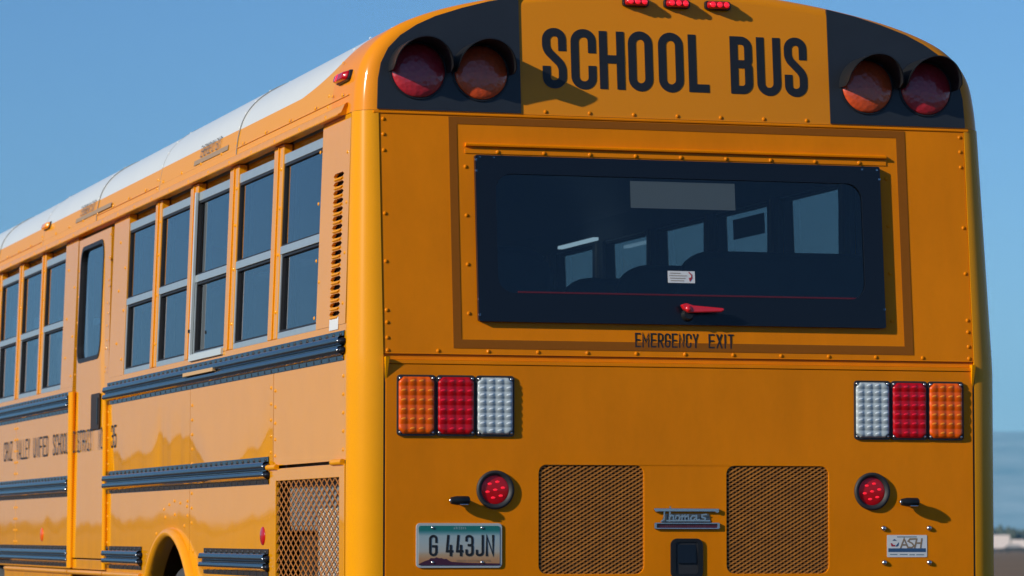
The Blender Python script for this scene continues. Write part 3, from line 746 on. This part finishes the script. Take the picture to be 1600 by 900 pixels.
q = MB(); q.sheet(RM, [(lx(300), lz(320)), (lx(340), lz(285)), (lx(390), lz(320))], .0058); q.sheet(RM, [(lx(360), lz(435)), (lx(430), lz(350)), (lx(425), lz(410)), (lx(395), lz(438))], .0058); q.build('emblem_blue', M['blue'], lb)
q = MB(); q.sheet(RM, [(lx(262), lz(370)), (lx(290), lz(370)), (lx(320), lz(405)), (lx(360), lz(405)), (lx(350), lz(435)), (lx(280), lz(435))], .0058); q.build('emblem_red', M['redp'], lb)
q = MB()
for a, b_, z in ((395, 800, 245), (250, 400, 595), (450, 610, 595), (650, 760, 600), (790, 950, 600)): q.box(RM, lx(a), lx(b_), lz(z+9), lz(z-9), .0056, .0053)
q.build('print_line', mat('grey_blue_print', (.14, .22, .27), rough=.5), lb)
for u, z in ((.755, 1.225), (.932, 1.226), (.757, 1.101), (.932, 1.101)): MB().dome(RM, u, z, .0105, .009, n=12, d=.004, rings=(1, .97, .7, .35)).build('label_bolt', mat('pale_bolt', (.5, .45, .38), rough=.35, metal=.7), BUS, smooth=True) if False else MB().dome(RM, u, z, .0105, .009, n=12, d=.004, rings=(1, .97, .7, .35)).build('bolt', M['screw'], BUS, smooth=True)

# ================================================================== sides
win = [.61, 1.44, 2.28, 3.11, 3.92, 6.41, 7.21, 8.02, 8.83, 9.64, 10.44]
WW = .665
def arch_outline(y0, y1, zb, zt, cyy, cz, r):
    pts = [(y0, zb)]
    if cyy is not None:
        b0 = math.asin((zb-cz)/r) if zb > cz else 0
        aa = [math.pi-b0-(math.pi-2*b0)*i/32 for i in range(33)]
        pts += [(cyy+r*math.cos(a), cz+r*math.sin(a)) for a in aa]
        if zb < cz: pts[1:1] = [(cyy-r, zb)]; pts.append((cyy+r, zb))
    pts += [(y1, zb), (y1, zt), (y0, zt)]
    return pts
AX = 3.34; AR = .695; AZ = .50; AX2 = 9.0
def rail(mp, y0, y1, zt, parent):
    """black corrugated rub rail"""
    H = .105
    pf = [(0, .0), (.0, .004), (.018, .004), (.0205, .020), (.023, .024), (.040, .028), (.043, .026), (.052, .012), (.0545, .012), (.057, .022), (.059, .025), (.073, .028), (.076, .026), (.089, .005), (.105, .004), (.105, 0)]
    # nested so each ridge faces up first: the section falls in a long slope and turns under
    a = [mp(y0, zt-h_, d) for h_, d in pf]; b = [mp(y1, zt-h_, d) for h_, d in pf]; n_ = len(pf)
    o = mk('rub_rail', a+b, [(i, i+1, n_+i+1, n_+i) for i in range(n_-1)], M['black'], parent, smooth=True, sharp=50)
    e = MB()
    for yy, q in ((y0, -1), (y1, 1)):
        for h0 in (.038, .070):
            N = 8; vs = []
            for k in range(4):
                rr = math.cos(k*math.pi/6+.02); dd = math.sin(k*math.pi/6)
                vs += [mp(yy+q*.020*dd, zt-h0+.0135*rr*math.cos(j*math.pi/N), .003+.024*rr*math.sin(j*math.pi/N)) for j in range(N+1)]
            e.add(vs, [(k*(N+1)+j, k*(N+1)+j+1, (k+1)*(N+1)+j+1, (k+1)*(N+1)+j) for k in range(3) for j in range(N)])
    e.build('end_cap', M['black'], o, smooth=True, kind='stuff')
    r_ = MB(); k = y0+.05
    while k < y1-.02:
        r_.dome(mp, k, zt-.012, .0085, .005, d=.004, n=6, rings=(1, .6)); k += .105
    r_.build('rivet', M['gasket'], o, smooth=True, kind='stuff')
    sl = MB(); k = y0+.09
    while k < y1-.02:
        sl.box(mp, k, k+.012, zt-.103, zt-.090, .0055, .003); k += .12
    sl.build('drain_slot', M['gasket'], o, kind='stuff')
    for yy in (y0+.012,):
        q = MB()
        for h0 in (.038, .070): q.dome(mp, yy-.012, zt-h0, .006, .006, d=.024, n=8)
        q.build('end_screw', M['screw'], o, smooth=True, kind='stuff')
    return o
def window_unit(s, y0, y1, emergency=False):
    mp = SMf(s); z0, z1 = 1.945, 2.655
    # lower light frame
    f = MB()
    f.box(mp, y0, y1, z0, z0+.024, -.003, -.05)
    f.box(mp, y0, y0+.013, z0+.0245, 2.268, -.003, -.05); f.box(mp, y1-.014, y1, z0+.0245, 2.268, -.003, -.05)
    f.box(mp, y0, y1, 2.2685, 2.300, -.001, -.05)
    f.box(mp, y0, y1, 2.618, z1, -.004, -.05)
    o = f.build('window', M['silver'], BUS, bevel=.002, label='side window with pale projecting emergency exit frame' if emergency else None)
    g_ = MB()
    g_.slab(mp, rect(y0+.0135, y1-.0145, z0+.0245, 2.2675), [rect(y0+.022, y1-.023, z0+.032, 2.259)], -.008, -.05)
    g_.slab(mp, rect(y0+.0005, y1-.0005, 2.3005, 2.6175), [rect(y0+.010, y1-.010, 2.306, 2.608)], -.006, -.05)
    g_.build('gasket', M['gasket'], o)
    MB().sheet(mp, rect(y0+.020, y1-.021, z0+.03, 2.262), -.020).build('pane', M['gside'], o)
    MB().sheet(mp, rect(y0+.008, y1-.008, 2.302, 2.612), -.015).build('pane', M['gside'], o)
    if emergency:
        e = MB(); e.box(mp, y1-.008, y1+.012, z0-.012, z1, .012, -.002); e.box(mp, y0, y1-.0085, z0-.012, z0+.016, .012, -.002)
        e.build('exit_frame', mat('pale_exit_frame', (.50, .56, .57), rough=.35), o, bevel=.002)
        MB().box(mp, y1-.004, y1+.004, 2.055, 2.069, .020, .012).build('screw', M['gasket'], o)
for s in SIDES:
    mp = SMf(s)
    # skin panels up to the belt; doors and hatches cut out of their run
    def skin(y0, y1, z0, z1, arch=None, name='side_panel'):
        if arch: out = arch_outline(y0, y1, z0, z1, *arch)
        else: out = rect(y0, y1, z0, z1)
        # split at the kink is tiny: keep the sheet below the belt line
        return MB().slab(mp, out, [], 0, -.012).build(name, M['side'], BUS, bevel=.0015)
    skin(.118, 1.300, 1.462, 1.838)
    skin(1.306, 2.943, .62, 1.838, (AX, AZ, AR)) if False else None
    # two sheets share the wheel arch
    def half_arch(y0, y1, left):
        pts = []
        b0 = math.asin((.62-AZ)/AR)
        aj = math.acos((2.946-AX)/AR)
        if left:   # rear sheet, right of 1.306 to 2.943
            aj = math.acos((y1-AX)/AR); aa = [math.pi-b0+(aj-(math.pi-b0))*i/14 for i in range(15)]
            pts = [(y0, .62)]+[(AX+AR*math.cos(a), AZ+AR*math.sin(a)) for a in aa]+[(y1, 1.838), (y0, 1.838)]
        else:
            aj = math.acos((y0-AX)/AR); aa = [aj+(b0-aj)*i/22 for i in range(23)]
            pts = [(AX+AR*math.cos(a), AZ+AR*math.sin(a)) for a in aa]+[(y1, .62), (y1, 1.838), (y0, 1.838)]
        return MB().slab(mp, pts, [], 0, -.012).build('side_panel', M['side'], BUS)
    half_arch(1.306, 2.943, True); half_arch(2.949, 4.985, False)
    if s > 0: skin(4.991, 6.024, 1.03, 1.838)
    yd0, yd1 = (4.99, 5.955)
    skin(6.03, 7.885, 1.03, 1.838); skin(7.891, 9.6, 1.03, 1.838); skin(9.606, YE, 1.03, 1.838)
    # lower skirt hatches ahead of the door
    for a, b in ((6.03, 6.62), (6.63, 7.6), (7.61, 8.28)): skin(a, b, .55, 1.005, name='luggage_hatch')
    skin(4.99, 6.02, .55, .985, name='luggage_hatch')
    MB().slab(mp, arch_outline(8.29, YE, .55, 1.005, AX2, AZ, .60) if False else rect(9.72, YE, .55, 1.005), [], 0, -.012).build('side_panel', M['side'], BUS)
    for a, b in ((4.05, 5.0), (5.02, 6.02), (6.05, 8.2)):
        q = MB(); N = 8
        q.prism([mp(a, 1.014+.012*math.sin(i*math.pi/4), .006+.012*math.cos(i*math.pi/4)) for i in range(8)], [mp(b, 1.014+.012*math.sin(i*math.pi/4), .006+.012*math.cos(i*math.pi/4)) for i in range(8)])
        q.build('skirt_bead', M['trim'], BUS, smooth=True, sharp=60)
    # fender ring
    N = 40; v = []; f = []
    prof = [(AR-.006, -.05), (AR-.006, .012), (AR+.004, .030), (AR+.018, .033), (AR+.032, .020), (AR+.036, .0)]
    for r, d in prof: v += [mp(AX+r*math.cos(math.radians(5+170*i/N)), AZ+r*math.sin(math.radians(5+170*i/N)), d) for i in range(N+1)]
    for k in range(len(prof)-1): f += [(k*(N+1)+i, k*(N+1)+i+1, (k+1)*(N+1)+i+1, (k+1)*(N+1)+i) for i in range(N)]
    mk('wheel_arch_flare', v, f, M['trim'], BUS, smooth=True, sharp=60)
    # wheel well
    MB().box(mp, 2.55, 4.12, .3, 1.22, -.62, -.64).build('wheel_well', M['well'], BUS)
    MB().box(mp, 2.55, 4.12, 1.2, 1.212, -.62, -.02).build('wheel_well_top', M['well'], BUS)
    # belt, header, pillars
    for a, b in (((.135, 4.985), (6.03, YE)) if s < 0 else ((.135, YE),)): 
        MB().box(mp, a, b, 1.8395, 1.9445, 0, -.05).build('window_sill_panel', M['side'], BUS)
    MB().box(mp, .62, YE, 2.6562, 2.7, -.040, -.055).build('window_header', M['side'], BUS)
    edges = [(.615, None)]
    gaps = [(1.275, 1.44), (2.105, 2.28), (2.945, 3.11), (3.775, 3.92), (7.075, 7.21), (7.875, 8.02), (8.685, 8.83), (9.495, 9.64), (10.305, 10.44)]
    if s > 0: gaps = gaps+[(4.585, 4.75), (5.415, 5.58), (6.245, 6.41)]
    for a, b in gaps:
        o = MB().box(mp, a, b, 1.945, 2.696, .001, -.035).build('pillar', M['side'], BUS, bevel=.004)
        c0 = a+(b-a)*.42
        MB().box(mp, c0, c0+.007, 1.947, 2.69, .006, .001).build('pillar_ridge', M['post'], o, bevel=.0015)
        q = MB()
        for z in (2.05, 2.27, 2.45, 2.60): q.dome(mp, a+.028, z, .008, .005, d=.001)
        q.build('rivet', M['side'], o, smooth=True)
    if s < 0:
        MB().box(mp, 4.585, 4.985, 1.945, 2.697, 0, -.035).build('door_side_panel', M['side'], BUS)
        MB().box(mp, 6.03, 6.41, 1.945, 2.697, 0, -.035).build('door_side_panel', M['side'], BUS)
    MB().box(mp, 11.105, YE, 1.945, 2.697, 0, -.035).build('door_side_panel', M['side'], BUS)
    for k, y in enumerate(win+([4.75, 5.58] if s > 0 else [])): window_unit(s, y, y+WW, k == 2 and s < 0)
    # rear end panel with louvres
    hole = []
    for k in range(17):
        z = 2.488-k*.0312; yc = .332+.0008*k*-1
        hole.append([(yc-.082, z), (yc-.058, z-.0085), (yc+.058, z-.0085), (yc+.082, z), (yc+.058, z+.0085), (yc-.058, z+.0085)])
    MB().slab(mp, [(.150, 1.9455), (.607, 1.9455), (.607, 2.697), (.176, 2.697)], hole, .001, -.012).build('vent_panel', M['side'], BUS)
    bk = MB().box(mp, .19, .48, 1.96, 2.53, -.020, -.03).build('vent_backing', M['dark'], BUS)
    for k in range(17):
        z = 2.488-k*.0312; yc = .332-.0008*k
        q = MB(); q.add([mp(yc-.068, z-.0092, .001), mp(yc+.068, z-.0092, .001), mp(yc+.055, z-.0165, .007), mp(yc-.055, z-.0165, .007), mp(yc-.045, z-.0215, .001), mp(yc+.045, z-.0215, .001)], [(0, 1, 2, 3), (3, 2, 5, 4), (0, 3, 4), (1, 2, 5)])
        q.build('louvre', M['post'], BUS)
    MB().slab(mp, rect(.25, .385, 1.930, 1.975), [], .003, .0015).build('vent_label', M['white'], BUS, label='small white sticker below the vent louvres')
    # drip rail and roof rail lap
    q = MB(); pf = [(2.698, -.004), (2.6965, .030), (2.700, .031), (2.708, .018), (2.733, .013), (2.739, .007), (2.742, -.004)]
    dr = q.prism([mp(.235 if z > 2.72 else .26, z, d) for z, d in pf], [mp(YE, z, d) for z, d in pf]).build('drip_rail', M['trim'], BUS, smooth=True, sharp=40)
    q = MB()
    k = .32
    while k < YE-.1:
        q.dome(lambda u, v, d: (s*(1.1885+d), u, v), k, 2.775, .009, .005); q.dome(mp, k+.2, 2.716, .008, .004, d=.015); k += .43
    for yk in ys[:-1]:
        for z in (2.76, 2.80): q.dome(lambda u, v, d: (s*(1.186-(v-2.75)*.12+d), u, v), yk+.06, z, .008, .005)
    q.build('rivet', M['trim'], BUS, smooth=True, kind='stuff')
    MB().box(lambda u, v, d: (s*(1.186+d), u, v), .23, YE, 2.7665, 2.7695, .0035, -.002).build('roof_rail_lap', M['trim'], BUS)
    for a, b in ((2.335, 3.05), (5.10, 6.13)):
        mpx = lambda u, v, d: (s*(1.190-(v-2.75)*.17+d), u, v)
        MB().slab(mpx, rect(a, b, 2.778, 2.799), [], .0065, .005).build('reflective_strip', M['tapegrey'], BUS)
        mpt = (lambda u, v, d, b=b: mpx(b-.10-u, v, d)) if s < 0 else (lambda u, v, d, a=a: mpx(a+.1+u, v, d))
        mq = lambda u, v, d: mpt(u, 2.808+(v)*1, d)
        text('roof_lettering', lambda u, v, d: mpt(u, v, d), 'EMERGENCY EXIT', .02, 2.804, .026, .050, .006, .0065, .0075, M['decal'], BUS, space=.02)
    # rivets on skins
    q = MB()
    for y, z0_, z1_ in ((1.345, 1.08, 1.80), (1.27, 1.50, 1.80), (2.90, 1.25, 1.80), (2.99, 1.28, 1.36), (7.84, 1.1, 1.8), (7.93, 1.1, 1.8), (4.955, 1.1, 1.82), (9.56, 1.1, 1.8)):
        z = z0_
        while z < z1_: q.dome(mp, y, z, .0075, .005); z += .062
    for z in [1.50+.065*i for i in range(6)]: q.dome(mp, .16, z, .0075, .005)
    for a in range(15, 170, 16): q.dome(mp, AX+.79*math.cos(math.radians(a)), AZ+.79*math.sin(math.radians(a)), .008, .005) if AZ+.79*math.sin(math.radians(a)) > 1.0 else None
    for y, z in ((3.4, 1.33), (3.28, 1.345), (3.15, 1.335), (3.52, 1.31), (3.0, 1.32), (.64, 1.99), (.64, 2.2), (.64, 2.41), (.64, 2.60), (.20, 2.02), (.20, 2.2), (.20, 2.38), (.21, 2.56), (.585, 2.12), (4.65, 2.02), (4.65, 2.25), (4.65, 2.45), (4.80, 2.1), (4.80, 2.35), (4.80, 2.58), (6.1, 2.0), (6.1, 2.2), (6.1, 2.45), (6.3, 2.1), (6.3, 2.3), (6.3, 2.55)): q.dome(mp, y, z, .0075, .005)
    q.build('rivet', M['side'], BUS, smooth=True, kind='stuff')
    # rails
    rail(mp, .150, 4.985 if s < 0 else 6.035, 1.921, BUS); rail(mp, 6.04, YE-.05, 1.921, BUS)
    rail(mp, 1.375, 4.975, 1.499, BUS); rail(mp, 6.04, YE-.05, 1.497, BUS)
    rail(mp, 1.37, 2.62, 1.145, BUS); rail(mp, 4.05, 4.975, 1.146, BUS); rail(mp, 6.02, YE-.05, 1.144, BUS)
    # wood-coloured repair strip on the top rail
    MB().box(mp, 2.35, 2.98, 1.868, 1.884, .029, .005).build('peeled_rail_patch', mat('bare_patch', (.55, .34, .16), rough=.6), BUS, bevel=.002, label='tan bare patch on the top rub rail')
    if s < 0:
        # emergency door
        dr = MB().slab(mp, [(yd0+.012, 1.085), (yd1, 1.085), (yd1+.02, 2.675), (yd0+.06, 2.675)], [rrect(5.225, 5.90, 2.055, 2.632, .08, 6)], .004, -.03).build('emergency_door', M['side'], BUS, bevel=.002)
        MB().slab(mp, rrect(5.222, 5.903, 2.052, 2.635, .083, 6), [rrect(5.240, 5.884, 2.072, 2.615, .07, 6)], .007, -.03).build('gasket', M['gasket'], dr)
        MB().sheet(mp, rect(5.23, 5.9, 2.06, 2.625), -.010).build('pane', M['gside'], dr)
        MB().slab(mp, rect(yd0+.012, yd1, 1.03, 1.078), [], .002, -.02).build('door_sill', M['side'], BUS, bevel=.002)
        for y in (4.985, 5.962, 6.012):
            zt = 1.915 if y > 5.5 else 1.86
            q = MB(); q.prism([mp(y+.016*math.cos(i*math.pi/4), 1.035, .008+.014*math.sin(i*math.pi/4)) for i in range(8)], [mp(y+.016*math.cos(i*math.pi/4), zt, .008+.014*math.sin(i*math.pi/4)) for i in range(8)])
            q.build('door_edge_guard', M['post'], BUS, smooth=True, sharp=60)
        MB().box(mp, 5.975, 6.000, 1.035, 1.91, .004, -.02).build('hinge_slot', M['gasket'], BUS)
        q = MB()
        for z in [1.1+.11*i for i in range(15)]: q.dome(mp, 5.06, z, .007, .004, d=.004)
        for z in [2.0+.13*i for i in range(5)]: q.dome(mp, 5.045, z, .007, .004, d=.004); q.dome(mp, 5.935, z, .007, .004, d=.004)
        q.build('rivet', M['side'], dr, smooth=True)
        hd = MB().slab(mp, rrect(5.17, 5.40, 1.708, 1.882, .008, 3), [], .010, .004).build('door_handle_recess', mat('brown_black_recess', (.03, .02, .015), rough=.6), dr, bevel=.002)
        MB().box(mp, 5.185, 5.215, 1.73, 1.86, .014, .010).build('handle', M['hood'], hd, bevel=.004)
    # reflectors
    for y, z, mt, lab in ((1.48, 1.195, 'red', 'oval red side reflector'), (6.94, 1.20, 'amber', 'oval amber side reflector')):
        MB().dome(lambda u, v, d, y=y, z=z: mp(y+u*1.15, z+v, d), 0, 0, .036, .008, n=24, d=.001, rings=tuple(math.cos(math.radians(x)) for x in range(0, 90, 15))).build('side_reflector', M[mt], BUS, smooth=True, label=lab)
    # district lettering
    if s < 0:
        W = [('SANTA', 9.75, 8.52), ('CRUZ', 8.34, 8.00), ('VALLEY', 7.86, 7.37), ('UNIFIED', 7.26, 6.74), ('SCHOOL', 6.60, 6.09), ('DISTRICT', 5.94, 5.36), ('NO.', 5.20, 5.03), ('35', 4.865, 4.71)]
        for w_, ya, yb in W:
            n_ = sum(.5 if c_ in 'I.' else 1 for c_ in w_); pitch = (ya-yb)/n_ if w_ != 'SANTA' else .1; d = .0065 if 5.0 < yb < 5.9 else .0025
            mt_ = lambda u, v, dd, ya=ya: mp(ya-u, v, dd)
            x = 0; mb = MB()
            for c_ in w_:
                ww = pitch*.78 if c_ not in 'I.' else pitch*.28
                glyph(mb, mt_, c_, x, 1.608, ww, .108, .0105, d); x += ww+pitch*.22
            mb.build('district_lettering', M['letter'], BUS)
    # engine side door with diamond mesh
    MB().slab(mp, rect(.118, 1.335, .60, 1.450), [rect(.195, 1.236, .70, 1.403)], .006, -.010).build('side_grille_door', M['side'], BUS, bevel=.002)
    o = MB().slab(mp, rect(.15, 1.3, .62, 1.44), [], -.10, -.11).build('grille_backing', M['dark'], BUS)
    lattice(mp, .195, 1.236, .68, 1.404, .0833, .0362, .0082, .001, .0012, M['gmesh'], 'grille_mesh', o)
    MB().slab(mp, rect(.375, .735, .70, 1.295), [], -.045, -.06).build('radiator_core', M['core'], BUS, bevel=.004)
    for y in (.21, 1.28):
        q = MB(); q.prism([mp(y-.08, 1.456+.011*math.sin(i*math.pi/4), .010+.010*math.cos(i*math.pi/4)) for i in range(8)], [mp(y+.08, 1.456+.011*math.sin(i*math.pi/4), .010+.010*math.cos(i*math.pi/4)) for i in range(8)])
        q.build('grille_door_hinge', M['post'], BUS, smooth=True, sharp=60)
    # wheels
    for ax in (AX, AX2):
        N = 48; v = []; f = []
        prof = [(.30, -.03), (.33, -.006), (.40, .004), (.47, .0), (.515, -.02), (.535, -.05), (.54, -.10), (.54, -.26), (.52, -.29), (.40, -.30), (.30, -.29)]
        m_ = lambda y, z, d: (s*(1.185+d), y, z)
        for r, d in prof: v += [m_(ax+r*math.cos(2*math.pi*i/N), .54+r*math.sin(2*math.pi*i/N), d) for i in range(N)]
        for k in range(len(prof)-1): f += [(k*N+i, k*N+(i+1) % N, (k+1)*N+(i+1) % N, (k+1)*N+i) for i in range(N)]
        w_ = mk('wheel', v, f, M['tyre'], BUS, smooth=True, sharp=50)
        v = []; f = []; prof = [(.30, -.02), (.285, -.05), (.25, -.09), (.12, -.10), (.11, -.04), (.0, -.03)]
        for r, d in prof: v += [m_(ax+r*math.cos(2*math.pi*i/N), .54+r*math.sin(2*math.pi*i/N), d) for i in range(N)]
        for k in range(len(prof)-1): f += [(k*N+i, k*N+(i+1) % N, (k+1)*N+(i+1) % N, (k+1)*N+i) for i in range(N)]
        mk('rim', v, f, M['rim'], w_, smooth=True, sharp=40)
        tr = MB()
        for i in range(60):
            a = i*math.pi/30
            for d0, d1 in ((-.13, -.06), (-.25, -.18)): 
                tr.add([m_(ax+r*math.cos(a+da), .54+r*math.sin(a+da), d) for r in (.539, .548) for da, d in ((0, d0), (.05, d0), (.05, d1), (0, d1))], [(4, 5, 6, 7), (0, 1, 5, 4), (1, 2, 6, 5), (2, 3, 7, 6), (3, 0, 4, 7)])
        tr.build('tread_block', M['tyre'], w_, kind='stuff')

# ---- cabin
MB().box(lambda u, v, d: (u, d, v), -1.16, 1.16, 1.215, 1.235, .05, YE-.02).build('cabin_floor', M['inside'], BUS)
for s in SIDES:
    MB().box(lambda u, v, d: (s*(1.165-d), u, v), .06, YE-.02, 1.235, 1.935, 0, .015).build('cabin_wall', M['inside'], BUS)
    MB().box(lambda u, v, d: (s*(1.150-d), u, v), .10, YE-.02, 2.625, 2.74, 0, .02).build('cabin_header', M['inside'], BUS)
    for a, b in [(.13, .60)]+[(a+.005, b-.03) for a, b in [(1.275, 1.44), (2.105, 2.28), (2.945, 3.11), (3.775, 3.92), (7.075, 7.21), (7.875, 8.02), (8.685, 8.83), (9.495, 9.64), (10.305, 10.44)]]+([(4.59, 5.2), (5.93, 6.41)] if s < 0 else [(4.585, 4.75), (5.415, 5.58), (6.245, 6.41)]):
        o = MB().box(lambda u, v, d: (s*(1.150-d), u, v), a, b, 1.935, 2.624, 0, .02).build('cabin_pillar', M['inside'], BUS)
        MB().box(lambda u, v, d: (s*(1.130-d), u, v), a+.055, a+.085, 1.94, 2.62, 0, .012).build('pillar_trim', mat('cabin_trim', (.50, .42, .30), rough=.45) if 'cabin_trim' not in bpy.data.materials else bpy.data.materials['cabin_trim'], o)
cin = [(p[0]*.955, p[1]-.055) for p in FULL if p[1] > 2.72]; n = len(cin)
mk('cabin_ceiling', [(x, y, z) for y in (.16, YE-.02) for x, z in cin], [(i, i+1, n+i+1, n+i) for i in range(n-1)], M['ceil'], BUS, smooth=True)
# rear inner wall below and above glass
MB().slab(lambda u, v, d: (u, ry(v)+.035+d, v), [(-1.11, .97), (1.11, .97), (1.11, 2.72), (-1.11, 2.72)], [rrect(-.72, .72, 2.0, 2.505, .05)], .01, 0).build('cabin_rear_lining', M['inside'], BUS)
MB().slab(lambda u, v, d: (u, YE+d, v), [(-1.2, .5), (1.2, .5), (1.19, 2.70)]+[(p[0], p[1]) for p in reversed(FULL)]+[(-1.19, 2.70)], [rect(-1.0, 1.0, 1.55, 2.6)], .03, 0).build('front_wall', M['rear'], BUS)
MB().slab(lambda u, v, d: (u, YE+.01+d, v), rect(-1.0, 1.0, 1.55, 2.6), [], .004, 0).build('windscreen', M['gside'], BUS)
MB().box(lambda u, v, d: (u, d, v), -1.0, 1.0, .40, .92, .12, YE-.1).build('underframe', M['dark'], BUS)
# sticker on the exit window of the right side
MB().slab(SR, rect(2.40, 2.80, 2.495, 2.583), [], -.022, -.024).build('exit_window_sticker', M['gasket'], BUS)
MB().box(lambda u, v, d: (u, d, v), .995, 1.02, 2.604, 2.618, 4.3, 4.89).build('light_streak', M['glow_strip'], BUS)  # emissive strip added for a bright streak of light near the ceiling
# seats
def seat(xc, y, W_):
    prof = rrect(xc-W_/2, xc+W_/2, 1.25, 2.285, .13, 6)
    lean = lambda v: (v-1.3)*-.10
    b = MB(); b.prism([(u, y+lean(v)+.0, v) for u, v in prof], [(u, y+lean(v)+.10, v) for u, v in prof])
    o = b.build('seat_back', M['seat'], BUS, bevel=.03, smooth=True, sharp=60)
    MB().box(lambda u, v, d: (u, d, v), xc-W_/2, xc+W_/2, 1.25, 1.42, y+.08, y+.50).build('cushion', M['seat'], o, bevel=.03)
    return o
so = seat(.69, .88, .88)
kids = list(so.children)
def cp_seat(dx, dy):
    c_ = so.copy(); COL.objects.link(c_); c_.location = (dx, dy, 0)
    for ch in kids: d_ = ch.copy(); COL.objects.link(d_); d_.parent = c_
for k in range(13):
    for x in (0, -1.38):
        if k == 0 and x == 0: continue
        cp_seat(x, k*.78)

# ================================================================== haze
hz = bpy.data.materials.new('haze'); hz.use_nodes = True
hn = hz.node_tree.nodes; hl = hz.node_tree.links; hn.clear()
ho = hn.new('ShaderNodeOutputMaterial'); pv = hn.new('ShaderNodeVolumePrincipled')
pv.inputs['Color'].default_value = (.31, .71, 1, 1); pv.inputs['Density'].default_value = 1.0e-4; pv.inputs['Anisotropy'].default_value = -.35
hl.new(pv.outputs[0], ho.inputs['Volume'])
b = MB().box(lambda u, v, d: (u, d, v), -14500, 14500, -3, 620, -14500, 14500).build('haze', hz); b['kind'] = 'stuff'
b['label'] = 'pale blue haze in the air towards the mountains'
